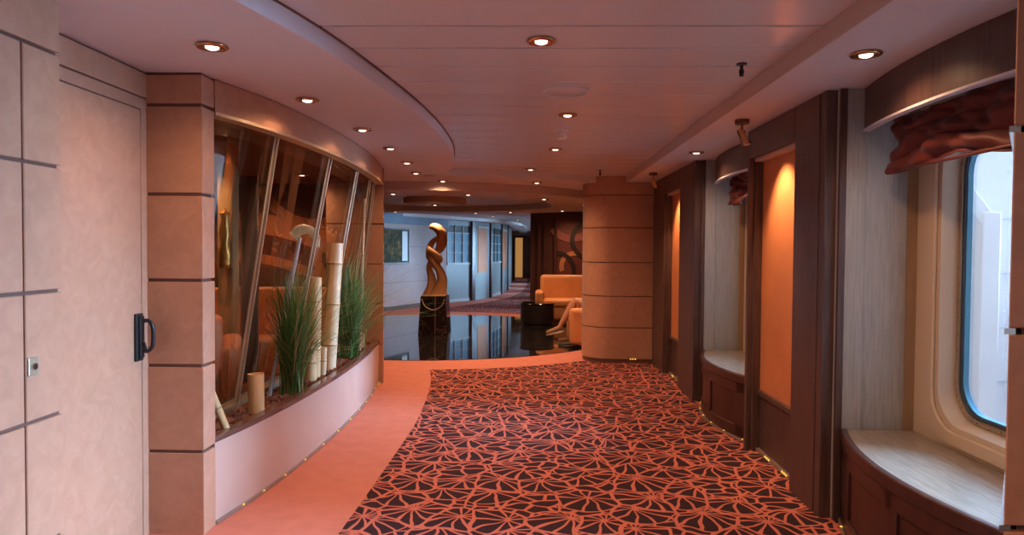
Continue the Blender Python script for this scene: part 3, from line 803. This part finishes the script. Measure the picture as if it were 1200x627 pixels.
# ---------------------------------------------------------------- lights
def spot(loc, power, angle=156, blend=1.0, col=(1, .53, .29), size=.04, target=None):
    l = bpy.data.lights.new('lamp', 'SPOT'); l.energy = power; l.spot_size = math.radians(angle); l.spot_blend = blend; l.color = col; l.shadow_soft_size = size
    return l
def downlight(label, x, y, z, power, group, scale=1.0):
    t = thing('downlight', label, 'downlight', (x, y, z), 0, group)
    if downlight.proto is None:
        b = BM(); lathe(b, [(.060, .0), (.066, -.006), (.060, -.012), (.048, -.015), (.030, -.008), (.027, -.001)], 28, caps=False); downlight.a = obj('trim_ring', b, BRASS, t, smooth=True)
        b = BM(); lathe(b, [(.0001, -.019), (.016, -.018), (.026, -.013), (.028, -.002)], 24, caps=False); downlight.b = obj('lamp', b, LAMP, t, smooth=True)
        downlight.proto = t
    else:
        for p in (downlight.a, downlight.b):
            c = p.copy(); C.objects.link(c); c.parent = t
    l = spot(None, power); lo = bpy.data.objects.new('beam', l); C.objects.link(lo); lo.parent = t; lo.location = (0, 0, -.03)
    return t
downlight.proto = None
PW = 36
ordn = ['nearest the camera', 'second nearest', 'third nearest', 'farthest']
for k, (x, y) in enumerate([(.05, 3.02), (.26, 4.66), (.24, 6.23), (.02, 7.8)]):
    downlight('round brass downlight in the plank ceiling, %s' % ordn[k], x, y, ZM, PW*1.2, 'downlights in the plank ceiling')
for k, (x, y) in enumerate([(.1, 1.4), (.1, -.4), (.1, -2.0)]):
    downlight('brass downlight in the plank ceiling %s' % ['just over the camera', 'behind the camera', 'far behind the camera'][k], x, y, ZM, PW*1.2, 'downlights in the plank ceiling')
LS = [(-1.32, 2.83), (-1.25, 3.84), (-1.17, 4.79), (-1.15, 5.67), (-1.18, 6.61), (-1.24, 7.50)]
nmb = ['first', 'second', 'third', 'fourth', 'fifth', 'sixth']
for k, (x, y) in enumerate(LS):
    downlight('brass downlight in the left curved soffit, %s from the near end' % nmb[k], x, y, ZS, PW*.55, 'downlights in the left soffit')
downlight('brass downlight in the right soffit above the near window', 1.42, 2.94, ZS, PW*.6, 'downlights in the right soffit')
downlight('brass downlight in the right soffit before the far window', 1.42, 5.85, ZS, PW*.6, 'downlights in the right soffit')
downlight('brass downlight in the right soffit beside the camera', 1.42, .2, ZS, PW*.8, 'downlights in the right soffit')
LB = [(-.80, 9.02, 2.13), (-1.78, 8.95, 2.13), (.22, 9.75, 2.13), (.88, 10.9, 2.13), (.62, 12.6, 2.13), (-1.05, 13.6, 2.13), (-2.6, 13.3, 2.13), (-.35, 13.2, 2.13)]
nm = ['near edge right of centre', 'near edge left of centre', 'right of the near edge', 'right side above the table', 'far right side', 'far edge behind the sculpture', 'far edge left', 'far edge right of the sculpture']
for k, (x, y, z) in enumerate(LB):
    downlight('small bright downlight in the round lobby ring, %s' % nm[k], x, y, z, PW*1.3, 'downlights in the lobby ceiling')
for k, (x, y) in enumerate([(-1.05, 8.35), (.10, 8.50), (1.15, 9.6+.2)]):
    downlight('downlight in the outer lobby ceiling ring, %s' % ['left by the soffit tip', 'middle', 'right by the rounded wall'][k], x, y, ZS, PW*.7, 'downlights in the lobby ceiling')
downlight('added downlight brightening the mural wall behind the sofa', .95, 14.3, ZS, PW*1.6, 'downlights in the lobby ceiling')  # extra lamp added so the dim mural arcs show
downlight('downlight under the round ceiling disc above the sculpture', CX, 11.3, ZS-.10, PW*1.5, 'downlights in the lobby ceiling')
for k, (x, y) in enumerate([(-2.4, 4.6), (-2.9, 5.8), (-2.3, 6.9), (-3.1, 7.45)]):  # the last lamp is added to brighten the lounge mural
    downlight('downlight in the dark lounge ceiling, %s from the near end' % nmb[k], x, y, 2.15, PW*.9, 'downlights in the lounge ceiling')
for k, (x, y) in enumerate([(-.9, 17.2), (-.3, 19.2), (.1, 22), (.1, 26)]):
    downlight('downlight in the far passage ceiling, %s from the lobby' % nmb[k], x, y, ZS, PW*.35, 'downlights in the far passage')

# adjustable spot lamps on the right soffit
def track_spot(label, x, y, target, power):
    t = thing('spotlight', label, 'spotlight', (x, y, ZS), 0, 'adjustable spotlights on the right soffit')
    b = BM(); lathe(b, [(.0001, 0), (.045, 0), (.045, -.026), (.04, -.03), (.0001, -.03)], 24, caps=False); obj('ceiling_mount', b, mat('bronze', (.16, .10, .07), .35, .8), t, smooth=30)
    b = BM(); tube(b, [(0, 0, -.03), (0, 0, -.075)], .008, 10); tube(b, [(-.02, 0, -.075), (.02, 0, -.075)], .010, 10); obj('swivel_arm', b, BRASS, t, smooth=30)
    d = (Vector(target)-Vector((x, y, ZS-.1))).normalized(); q = Vector((0, 0, -1)).rotation_difference(d).to_matrix()
    b = BM(); lathe(b, [(.0001, .04), (.018, .04), (.022, .02), (.022, -.02), (.032, -.05), (.034, -.075), (.030, -.075), (.028, -.06)], 24, (0, 0, -.095), q, caps=False); obj('lamp_head', b, BRASS, t, smooth=40)
    b = BM(); lathe(b, [(.0001, -.062), (.028, -.062)], 20, (0, 0, -.095), q, caps=False); obj('lamp', b, LAMP, t)
    l = spot(None, power, 84, .8, (1, .56, .30), .02); lo = bpy.data.objects.new('beam', l); C.objects.link(lo); lo.parent = t
    lo.location = Vector((0, 0, -.095)) + d*.085; lo.rotation_euler = Vector((0, 0, -1)).rotation_difference(d).to_euler()
track_spot('brass adjustable spotlight on the soffit aimed at the near leather panel', 1.36, 4.42, (1.66, 4.36, 1.45), 45)
track_spot('small brass adjustable spotlight aimed at the far leather panel', 1.34, 7.42, (1.66, 7.40, 1.4), 38)

# ceiling disc speaker, smoke detector, sprinkler
t = thing('ceiling_speaker', 'flat round white disc cover on the plank ceiling', 'ceiling speaker', (.21, 3.97, ZM))
b = BM(); lathe(b, [(.0001, -.010), (.115, -.010), (.125, -.006), (.128, 0)], 40, caps=False); obj('cover', b, PLANK, t, smooth=30)
b = BM(); annulus(b, 0, 0, .124, .134, -.014, 0, 40); obj('rim', b, WHITE, t, smooth=30)
t = thing('smoke_detector', 'small white smoke detector on the plank ceiling', 'smoke detector', (.25, 5.28, ZM))
b = BM(); lathe(b, [(.055, 0), (.055, -.018), (.048, -.022)], 28); obj('base', b, WHITE, t, smooth=30)
b = BM(); lathe(b, [(.040, -.022), (.042, -.055), (.034, -.066), (.0001, -.068)], 28, caps=False); obj('sensor_head', b, mat('grey_white_plastic', (.85, .88, .9), .4), t, smooth=40)
t = thing('sprinkler', 'small dark metal sprinkler head on the plank ceiling', 'sprinkler', (1.04, 3.40, ZM))
b = BM(); lathe(b, [(.0001, 0), (.026, 0), (.026, -.006), (.008, -.010), (.008, -.03)], 20, caps=False); obj('escutcheon', b, BLACK, t, smooth=30)
b = BM(); tube(b, [(-.009, 0, -.028), (-.012, 0, -.042), (-.003, 0, -.055)], .002, 6); tube(b, [(.009, 0, -.028), (.012, 0, -.042), (.003, 0, -.055)], .002, 6); obj('yoke', b, BLACK, t)
b = BM(); lathe(b, [(.0001, -.030), (.012, -.032), (.010, -.062), (.0001, -.064)], 16, caps=False); obj('deflector', b, BLACK, t)
t2 = copytree(t); t2.location = (.82, 7.9, ZM); t2['label'] = 'small sprinkler head far along the plank ceiling near the rounded wall'

# ---------------------------------------------------------------- lobby: sculpture, table, seats, person
t = thing('pedestal', 'black marble pedestal with chain under the wooden sculpture', 'pedestal', (CX, 11.35, .004))
b = BM(); vs = []
for z, w in ((0, .245), (.60, .21), (.62, .205)):
    vs.append([b.verts.new((sx*w, sy*w, z)) for sx, sy in ((-1, -1), (1, -1), (1, 1), (-1, 1))])
for p, q in zip(vs, vs[1:]):
    for i in range(4): b.faces.new((p[i], p[(i+1) % 4], q[(i+1) % 4], q[i]))
b.faces.new(list(reversed(vs[0]))); b.faces.new(vs[-1])
obj('block', b, MARBLE, t, bevel=.004)
b = BM(); tube(b, smooth_pts([(-.19, -.222, .58), (-.13, -.232, .46), (0, -.236, .40), (.13, -.232, .46), (.19, -.222, .58)], 6), .008, 8); obj('chain', b, GOLDM, t, smooth=True)
b = BM(); bx(b, .028, .044, -.258, -.215, .004, .615, Matrix.Rotation(0, 3, 'X')); 
for v in b.verts:
    if v.co.z > .3: v.co.y += .036
obj('inlay_strip', b, CHROME, t)

S = .00225
def sp(x, y, d=0, r=0): return ((x-158)*S, d*.01, (578-y)*S)
t = thing('sculpture', 'twisted carved wooden abstract sculpture on the black pedestal', 'sculpture', (CX, 11.35, .624))
def strand(rows, tw, flat):
    pts = smooth_pts([(*sp(x, y, d), r*.01) for x, y, d, r in rows], 6)
    b = BM(); tube(b, [p[:3] for p in pts], [p[3]*1.55 for p in pts], 16, True, flat, tw)
    return b
# broad carved ribbons: each is a band with its own twist
def ribbon(rows, name):
    pts = smooth_pts([(*sp(x, y, d), w*S*1.22, math.radians(tw), th*.01) for x, y, d, w, tw, th in rows], 7)
    b = BM(); rings = []; n = len(pts)
    for i, p in enumerate(pts):
        q = Vector(p[:3]); t_ = (Vector(pts[min(n-1, i+1)][:3])-Vector(pts[max(0, i-1)][:3])).normalized()
        u_ = t_.cross(Vector((0, 1, 0))).normalized(); v_ = t_.cross(u_)
        c_, s_ = math.cos(p[4]), math.sin(p[4]); uu = u_*c_+v_*s_; vv = v_*c_-u_*s_
        rings.append([b.verts.new(q+uu*(p[3]*.5*math.copysign(abs(math.cos(k*PI/8))**.7, math.cos(k*PI/8)))+vv*(p[5]*math.copysign(abs(math.sin(k*PI/8))**.7, math.sin(k*PI/8)))) for k in range(16)])
    for r_, q_ in zip(rings, rings[1:]):
        for k in range(16): b.faces.new((r_[k], r_[(k+1) % 16], q_[(k+1) % 16], q_[k]))
    b.faces.new(list(reversed(rings[0]))); b.faces.new(rings[-1])
    return obj(name, b, SCULPT, t, smooth=True)
ribbon([(178, 585, 0, 120, 0, 9), (196, 530, -1, 88, 10, 7), (212, 465, -3, 62, 25, 6), (196, 395, -5, 52, 40, 5), (158, 340, -5, 50, 55, 4.5), (122, 292, -2, 48, 40, 4.5), (112, 240, 3, 40, 15, 4), (128, 190, 5, 36, 10, 3.6), (168, 150, 4, 26, 0, 3.0), (186, 138, 3, 16, 0, 2)], 'front_strand')
ribbon([(120, 585, 2, 96, 0, 9), (134, 510, 3, 66, 10, 6), (128, 440, 4, 46, 30, 4.6), (114, 385, 4, 42, 50, 4.0), (122, 340, 2, 42, 60, 3.8), (165, 322, -4, 44, 40, 4.2), (196, 308, -6, 42, 20, 4.4), (170, 280, -7, 44, 0, 4.6), (130, 248, -7, 36, 0, 4.0), (108, 222, -5, 24, 0, 3)], 'rear_strand')
ribbon([(160, 262, 1, 30, 0, 4), (188, 232, 1, 52, 0, 6), (206, 185, 1, 66, 5, 7), (208, 135, 1, 62, 10, 7), (190, 95, 0, 56, 20, 7), (160, 72, 0, 46, 30, 6), (134, 70, 0, 36, 30, 4.6), (118, 80, 0, 18, 20, 2.6)], 'top_crescent')
b = BM(); bx(b, -.20, .20, -.20, .20, -.003, .02); obj('foot', b, SCULPT, t, bevel=.01)
for bb, rr in (((-.10, 0, .02), .11), ((.07, 0, .02), .12)):
    pass

t = thing('coffee_table', 'round black drum coffee table on the marble floor', 'table', (.175, 12.60, .004))
b = BM(); lathe(b, [(0, 0), (.27, 0), (.27, .03), (.30, .05), (.31, .10), (.31, .38), (.29, .40), (0, .40)], 48); obj('drum', b, MBLACK, t, smooth=35)
b = BM(); lathe(b, [(0, .401), (.318, .401), (.325, .41), (.318, .424), (0, .424)], 48); obj('top', b, mat('black_glass', (.02, .015, .012), .08), t, smooth=35)
t = thing('tray', 'low dark tray on the round black table', 'tray', (.02, 12.60, .428))
b = BM(); lathe(b, [(0, 0), (.11, 0), (.125, .022), (.118, .022), (.105, .006), (0, .006)], 32); obj('dish', b, BLACK, t, smooth=35)

a = armchair('orange two-seat sofa facing the camera behind the round table', (.80, 13.45, .0), 0, 'orange lobby seats', 1.30, .85, .90, .60); a['category'] = 'sofa'; a.name = 'sofa'
armchair('orange armchair with a seated person, partly behind the rounded wall', (1.02, 10.0, .0), math.radians(-90), 'orange lobby seats', .84, .86, .86, .58)

# person: seated in the armchair, facing -X, right leg crossed
def skin(name, verts, edges, radii, m, parent, lvl=2):
    me = bpy.data.meshes.new(name); me.from_pydata([Vector(v) for v in verts], edges, [])
    o = bpy.data.objects.new(name, me); C.objects.link(o); o.parent = parent; me.materials.append(m)
    s = o.modifiers.new('skin', 'SKIN'); s.use_smooth_shade = True
    for i, r in enumerate(radii):
        r = r if isinstance(r, tuple) else (r, r)
        me.skin_vertices[0].data[i].radius = r
    me.skin_vertices[0].data[0].use_root = True
    if lvl:
        u = o.modifiers.new('sub', 'SUBSURF'); u.levels = u.render_levels = lvl
    return o
pr = thing('person', 'person sitting with one bare leg crossed in the orange armchair', 'person', (0, 0, 0))
V, E, Rr = [], [], []
def jv(p, r, par=None):
    V.append(p); Rr.append(r)
    if par is not None: E.append((par, len(V)-1))
    return len(V)-1
pel = jv((1.13, 10.0, .54), (.13, .11)); wst = jv((1.17, 10.0, .70), (.12, .10), pel); ch = jv((1.20, 10.0, .92), (.15, .11), wst)
shc = jv((1.20, 10.0, 1.06), (.11, .08), ch); nk = jv((1.18, 10.0, 1.14), .05, shc); hd0 = jv((1.16, 10.0, 1.21), .065, nk); hd1 = jv((1.15, 10.0, 1.29), (.085, .075), hd0); hd2 = jv((1.16, 10.0, 1.36), .06, hd1)
# leg crossed over (near-camera leg on top)
h1 = jv((1.05, 9.90, .53), .085, pel); k1 = jv((.70, 10.02, .665), .070, h1); c1 = jv((.62, 10.02, .52), .066, k1); an1 = jv((.485, 10.02, .30), .038, c1); f1 = jv((.46, 10.02, .24), .034, an1); t1 = jv((.32, 10.02, .205), .024, f1)
h2 = jv((1.05, 10.12, .52), .085, pel); k2 = jv((.66, 10.14, .53), .056, h2); c2 = jv((.66, 10.15, .40), .052, k2); an2 = jv((.68, 10.15, .12), .030, c2); f2 = jv((.66, 10.15, .06), .034, an2); t2_ = jv((.53, 10.15, .045), .026, f2)
for s, yy in ((-1, 9.82), (1, 10.18)):
    sh = jv((1.20, yy, 1.03), .055, shc); el = jv((1.08, yy+s*.04, .80), .038, sh); wr = jv((.90, yy-s*.02, .68), .026, el); hn = jv((.84, yy-s*.03, .665), (.034, .020), wr)
    for q, (dy, ln) in enumerate(((-.03, .07), (-.01, .08), (.01, .075), (.03, .06))):
        a_ = jv((.80, yy-s*.03+dy, .665), .0095, hn); b_ = jv((.80-ln*.6, yy-s*.03+dy, .655), .0085, a_); jv((.80-ln*.9, yy-s*.03+dy, .63), .0075, b_)
    th = jv((.85, yy-s*.075, .665), .010, hn); jv((.81, yy-s*.085, .655), .009, th)
skin('body', V, E, Rr, SKIN, pr)
# shorts / shirt / shoes / hair
skin('shorts', [(1.13, 10, .54), (1.03, 9.90, .545), (.76, 9.985, .64), (1.03, 10.12, .53), (.76, 10.135, .545)], [(0, 1), (1, 2), (0, 3), (3, 4)], [(.155, .13), .10, .078, .10, .078], CLOTH, pr)
skin('shirt', [(1.14, 10, .60), (1.18, 10, .75), (1.205, 10, .93), (1.20, 10, 1.06), (1.20, 9.82, 1.03), (1.13, 9.79, .90), (1.20, 10.18, 1.03), (1.13, 10.21, .90)], [(0, 1), (1, 2), (2, 3), (3, 4), (4, 5), (3, 6), (6, 7)], [(.145, .125), (.14, .12), (.17, .13), (.12, .09), .07, .058, .07, .058], SHIRT, pr)
b = BM(); lathe(b, [(.0001, .12), (.06, .105), (.088, .05), (.092, -.01), (.075, -.05)], 20, (1.18, 10.0, 1.30), caps=False); obj('hair', b, HAIR, pr, smooth=True)
b = BM(); lathe(b, [(.0001, -.012), (.012, -.006), (.006, .012), (.0001, .014)], 10, (1.062, 10.0, 1.29), caps=False)
obj('nose', b, SKIN, pr, smooth=True)
def shoe(ankle, toe, nm='shoe'):
    A = Vector(ankle); T_ = Vector(toe); d = (T_-A).normalized()
    t = thing(nm, None, None); t.parent = pr
    heel = A - d*.05
    b = BM(); tube(b, smooth_pts([heel+Vector((0, 0, .01)), A+Vector((0, 0, .02)), A+d*.07+Vector((0, 0, .008)), A+d*.15-Vector((0, 0, .006)), A+d*.20-Vector((0, 0, .012))], 4), [.034]*5+[.044]*4+[.042]*4+[.040]*3+[.022], 14, True, (1, .85)); obj('upper', b, SHOE, t, smooth=True)
    up = Vector((0, 0, 1)); up = (up-d*up.dot(d)).normalized(); s = d.cross(up)
    b = BM(); ring = []
    for k in range(20):
        a = 2*PI*k/20; ring.append((math.cos(a)*.135, math.sin(a)*.043))
    lo = [b.verts.new(A+d*(.075+x)+s*y-up*.050) for x, y in ring]; hi = [b.verts.new(A+d*(.075+x)+s*y-up*.024) for x, y in ring]
    b.faces.new(lo); b.faces.new(list(reversed(hi)))
    for k in range(20): b.faces.new((lo[k], lo[(k+1) % 20], hi[(k+1) % 20], hi[k]))
    obj('sole', b, SOLE, t, bevel=.004)
shoe((.47, 10.02, .235), (.26, 10.02, .185)); shoe((.66, 10.15, .062), (.44, 10.15, .055))

# mural wall at Y=15
b = BM(); bx(b, .05, 2.0, 15.0, 15.15, -.02, 2.62); wm = struct(obj('wall_mural', b, WOODB), 'dark wood wall behind the lobby sofa', 'wall')
b = BM()
for x0, x1 in ((.045, .12), (.20, .27), (.33, .37), (.56, .63)): bx(b, x0, x1, 14.95, 15.01, 0, 2.24)
bx(b, .05, 2.0, 14.94, 15.01, 2.10, 2.24); obj('pilaster', b, WOODB, wm, bevel=.008)
t = thing('mural', 'dark red mural with large rings and arcs behind the sofa', 'mural', (0, 14.986, 0))
b = BM(); bx(b, .64, 1.98, -.01, .012, .3, 2.09); obj('ground', b, DARKRED, t)
b = BM(); arcs(b, (1.02, 1.04), .24, .34, 0, 200, -.022, -.004); obj('tan_ring', b, MOR, t)
b = BM(); arcs(b, (.62, .95), .34, .43, -20, 88, -.03, -.012); arcs(b, (1.35, 1.62), .34, .44, 60, 300, -.03, -.012); obj('black_ring', b, MBLACK, t)
b = BM(); arcs(b, (.95, 2.15), .42, .58, 215, 330, -.026, -.008); obj('pink_arc', b, MPINK, t)

# ---------------------------------------------------------------- far left wall, picture, far bays
FW = (.62, .47)
farwall = noisy('far_wall', (.42, .30, .26), (.46, .33, .29), 4, .5)
P1 = [(-5.2, 8.25), (-5.2, 12.0), (-4.2, 13.6), (-3.24, 15.1), (-2.12, 17.75)]
b = BM(); wallpath(b, P1, -.02, 2.62, 0, .15); w = struct(obj('wall_lobby_left', b, farwall), 'pale lobby wall carrying the dark framed picture', 'wall')
b = BM(); wallpath(b, P1, .0, .09, -.015, .0); obj('skirting', b, WOOD, w)
b = BM(); wallpath(b, P1[2:], .62, .628, -.002, .0); wallpath(b, P1[2:], 1.45, 1.458, -.002, .0); obj('joint', b, GROOVE, w)
bl = noisy('blue_cove_light', (.13, .20, .27), (.15, .23, .31), 3, .5)  # the cove's blue light is put into the cornice colour
b = BM(); wallpath(b, P1[2:], 1.98, 2.22, -.06, .0); obj('cornice', b, bl, w)
# picture on P1 last segment
A_, B_ = Vector((-3.24, 15.1)), Vector((-2.12, 17.75)); dseg = (B_-A_).normalized(); ang = math.atan2(dseg.y, dseg.x)
t = thing('picture', 'wide dark framed picture on the pale lobby wall', 'picture', ((A_+dseg*.38).x, (A_+dseg*.38).y, 1.45), ang)
pm = mat('picture_art', (.05, .05, .03), .7, spec=.2); bnode = pm.node_tree.nodes['Principled BSDF']
tc = N(pm, 'ShaderNodeTexCoord'); nz = N(pm, 'ShaderNodeTexNoise', Scale=6.0, Detail=5.0, Distortion=1.0); L(pm, tc.outputs['Object'], nz.inputs['Vector'])
rp = N(pm, 'ShaderNodeValToRGB'); L(pm, nz.outputs['Fac'], rp.inputs[0])
for pos, c_ in ((.0, (.02, .02, .012)), (.45, (.05, .06, .03)), (.6, (.16, .12, .04)), (.72, (.35, .20, .05))):
    e = rp.color_ramp.elements.new(pos); e.color = (*c_, 1)
rp.color_ramp.elements.remove(rp.color_ramp.elements[-1]) if False else None
L(pm, rp.outputs[0], bnode.inputs['Base Color'])
rp.color_ramp.elements[len(rp.color_ramp.elements)-1].color = (.45, .28, .08, 1)
b = BM(); bx(b, -1.1, .62, -.02, -.001, -.36, .38); obj('canvas', b, pm, t)
b = BM(); bx(b, .38, .60, -.024, -.019, -.33, .36); obj('white_band', b, mat('white_band', (.7, .74, .70), .4), t)
b = BM()
for q in ((-1.14, .66, .38, .42), (-1.14, .66, -.40, -.36)): bx(b, q[0], q[1], -.04, 0, q[2], q[3])
for q in ((-1.14, -1.10), (.62, .66)): bx(b, q[0], q[1], -.04, 0, -.40, .42)
obj('frame', b, BLACK, t, bevel=.003)

def seg_frame(a, c):
    a = Vector(a); c = Vector(c); return a, (c-a).length, math.atan2((c-a).y, (c-a).x)
BG = noisy('far_grey_wood', (.20, .25, .25), (.27, .32, .31), 8, .4, stretch=(6, 6, .4))
WGL = mat('far_pane', (.22, .36, .44), .12, spec=.7)
def far_window(label, a, c):
    o, ln, an = seg_frame(a, c)
    t = thing('wall_far_bay', label, 'wall', (o.x, o.y, 0), an); struct(t)
    b = BM(); bx(b, 0, ln, 0, .12, 0, 1.02); bx(b, 0, ln, 0, .12, 2.06, 2.24); bx(b, 0, ln, .03, .12, 1.02, 2.06); obj('panelling', b, BG, t)
    b = BM(); bx(b, 0, ln, -.03, 0, .99, 1.03); bx(b, 0, ln, -.012, 0, 0, .08); obj('rail', b, noisy('far_rail', (.42, .44, .42), (.46, .48, .46), 4, .4), t, bevel=.004)
    b = BM(); n = 3
    for i in range(n+1): x = ln*i/n; bx(b, max(0, x-.014), min(ln, x+.014), -.015, .03, 1.03, 2.06)
    for z in (1.03, 1.31, 1.57, 1.83, 2.04): bx(b, 0, ln, -.012, .03, z-.012, z+.018)
    obj('lattice', b, BG, t)
    b = BM(); bx(b, .0, ln, .018, .028, 1.03, 1.83); obj('pane', b, WGL, t)
    b = BM(); bx(b, 0, ln, .016, .028, 1.83, 2.05); obj('dark_pane', b, MBLACK, t)
def far_post(p, an=0, w_=.10):
    b = BM(); bx(b, -w_/2, w_/2, -w_/2, w_/2, 0, 2.24, Matrix.Rotation(an, 3, 'Z'), (p[0], p[1], 0)); struct(obj('wall_far_post', b, WOODB, bevel=.005))
def far_panel(label, a, c):
    o, ln, an = seg_frame(a, c)
    t = thing('wall_far_panel', label, 'wall', (o.x, o.y, 0), an); struct(t)
    b = BM(); bx(b, 0, ln, 0, .12, 0, 2.24); obj('panelling', b, BG, t)
    b = BM(); bx(b, ln*.18, ln*.82, -.012, 0, .75, 2.0); obj('leather_panel', b, ORANGE, t)
    b = BM(); bx(b, ln*.15, ln*.85, -.03, 0, 2.0, 2.04); obj('light_shelf', b, WHITE, t)
far_window('blue-grey lattice window bay beyond the sculpture', (-2.12, 17.75), (-1.58, 18.62))
far_post((-1.53, 18.66), .9, .13)
far_panel('grey far wall panel with orange leather inset, beyond the first dark post', (-1.46, 18.75), (-1.12, 19.75))
far_post((-1.10, 19.82), 1.2, .09)
far_window('second far lattice window bay down the passage', (-1.08, 19.9), (-.86, 21.3))
far_post((-.85, 21.4), 1.4, .10)
far_panel('narrow grey far wall panel with orange inset near the passage end', (-.85, 21.5), (-.72, 23.4))
far_post((-.72, 23.5), 1.4, .10)
b = BM(); wallpath(b, [(-.74, 23.6), (-.66, 26.5), (-.75, 31.2)], -.02, 2.3, 0, .12); struct(obj('wall_far_left', b, BG))
# end wall with doorway
b = BM(); bx(b, -1.2, -.62, 31, 31.15, -.02, 2.3); bx(b, .55, 2.0, 31, 31.15, -.02, 2.3); bx(b, -.62, .55, 31, 31.15, 1.95, 2.3)
w = struct(obj('wall_far_end', b, noisy('end_leather', (.42, .20, .12), (.46, .23, .14), 4, .5)), 'brown end wall of the far passage around a doorway', 'wall')
b = BM(); bx(b, -.68, -.60, 30.95, 31.16, 0, 2.02); bx(b, .53, .61, 30.95, 31.16, 0, 2.02); bx(b, -.68, .61, 30.95, 31.16, 1.95, 2.03); obj('architrave', b, WOODB, w)
b = BM(); bx(b, -1.5, 2.0, 33.9, 34.0, -.02, 2.3); struct(obj('wall_far_room', b, WOODB))
b = BM(); n = 60; wallpath(b, [(-.62+.34*i/n, 33.2+.03*math.sin(i*1.1)) for i in range(n+1)], .05, 1.98, 0, .01)
tag(obj('curtain', b, AMBER, smooth=True), 'amber curtain with added glow beyond the far doorway', 'curtain')

# hull side of the far passage: large windows at X=2
b = BM()
bx(b, 2.0, 2.3, 15.0, 34.4, -.02, .6); bx(b, 2.0, 2.3, 15.0, 34.4, 1.95, 2.62)
for k in range(6): yy = 15.5+3.1*k; bx(b, 2.0, 2.3, yy+.5, yy+3.1, .6, 1.95)
bx(b, 2.0, 2.3, 15.0, 15.5, .6, 1.95)
bx(b, 2.0, 2.3, 33.5, 34.4, .6, 1.95)
struct(obj('wall_right_far', b, CREAM))
for k in range(6):
    yy = 15.5+3.1*k; b = BM(); bx(b, 2.1, 2.11, yy, yy+.5, .6, 1.95); struct(obj('window_%d' % (k+4), b, GLASS))
b = BM(); bx(b, -7.05, 2.35, 34.4, 34.5, -.02, 2.62); struct(obj('wall_end', b, SHELL))

# ---------------------------------------------------------------- outside: ship deck
b = BM(); bx(b, 2.15, 9.0, -6, 40, -.35, -.25); struct(obj('ground_deck', b, DECK), 'pale outer deck seen through the window', 'deck')
bk = thing('bulwark', 'white ship bulwark outside the near window', 'bulwark', (0, 0, 0)); struct(bk)
b = BM(); bx(b, 5.2, 5.35, -6, 8.9, -.25, .95); obj('plating', b, SHIPW, bk)
b = BM(); bx(b, 5.1, 5.42, -6, 8.9, .95, 1.0); obj('cap_rail', b, SHIPG, bk)
st = thing('deck_locker', 'tall white deck locker with ruled seams outside the window', 'locker', (0, 0, 0))
b = BM(); bx(b, 3.9, 5.0, 6.4, 7.4, -.25, 2.35); obj('box', b, SHIPW, st)
b = BM()
for z in (.2, .7, 1.2, 1.7): bx(b, 3.895, 4.6, 6.385, 6.4, z, z+.02)
obj('seam', b, SHIPG, st)
b = BM(); prism(b, [(4.3, 4.9), (5.6, 4.9), (5.6, 8.2), (4.4, 8.2)], 3.0, 3.15)
tag(obj('lifeboat_platform', b, SHIPG), 'grey overhanging platform above the outer deck', 'platform')
dv = thing('davit', 'white slanted davit frame standing on the outer deck', 'davit', (3.95, 6.0, -.25))
b = BM(); bx(b, -.08, .08, -.08, .08, 0, 2.0); obj('post', b, SHIPW, dv, bevel=.01)
b = BM(); bx(b, -.07, .07, -.07, .07, 0, 1.3, Matrix.Rotation(math.radians(-38), 3, 'Y'), (0, 0, 1.9)); obj('arm', b, SHIPW, dv, bevel=.01)

# ---------------------------------------------------------------- world + daylight
w = bpy.data.worlds.new('sky'); bpy.context.scene.world = w; w.use_nodes = True
bg = w.node_tree.nodes['Background']; bg.inputs[0].default_value = (.80, .88, 1.0, 1); bg.inputs[1].default_value = 1.35
def sun(en, direction, angle, col):
    l = bpy.data.lights.new('daylight', 'SUN'); l.energy = en; l.angle = math.radians(angle); l.color = col
    o = bpy.data.objects.new('daylight', l); C.objects.link(o)
    o.rotation_euler = Vector((0, 0, -1)).rotation_difference(Vector(direction).normalized()).to_euler(); return o
sun(54, (-1, -.30, -.20), 54, (.42, .68, 1.0))

# ---------------------------------------------------------------- camera
F = 800.0
yaw, pit, roll = math.radians(1.35), math.radians(-1.5), math.radians(.4)
f = Vector((-math.sin(yaw)*math.cos(pit), math.cos(yaw)*math.cos(pit), math.sin(pit)))
r = Vector((math.cos(yaw), math.sin(yaw), 0)); u = r.cross(f)
r2 = r*math.cos(roll)+u*math.sin(roll); u2 = u*math.cos(roll)-r*math.sin(roll)
cam = bpy.data.cameras.new('camera'); co = bpy.data.objects.new('camera', cam); C.objects.link(co)
cam.sensor_width = 36; cam.lens = 36*F/1200; cam.clip_start = .02; cam.clip_end = 200
mw = Matrix((( r2.x, u2.x, -f.x, 0), (r2.y, u2.y, -f.y, 0), (r2.z, u2.z, -f.z, 1.4), (0, 0, 0, 1)))
co.matrix_world = mw
sc = bpy.context.scene; sc.camera = co
sc.view_settings.view_transform = 'Standard'; sc.view_settings.look = 'None'; sc.view_settings.gamma = 1; sc.view_settings.use_curve_mapping = False
sc.view_settings.exposure = .35
sc.cycles.use_denoising = True
sc.cycles.max_bounces = 8; sc.cycles.diffuse_bounces = 5; sc.cycles.transparent_max_bounces = 12
sc.cycles.sample_clamp_indirect = 6; sc.cycles.caustics_reflective = False; sc.cycles.caustics_refractive = False
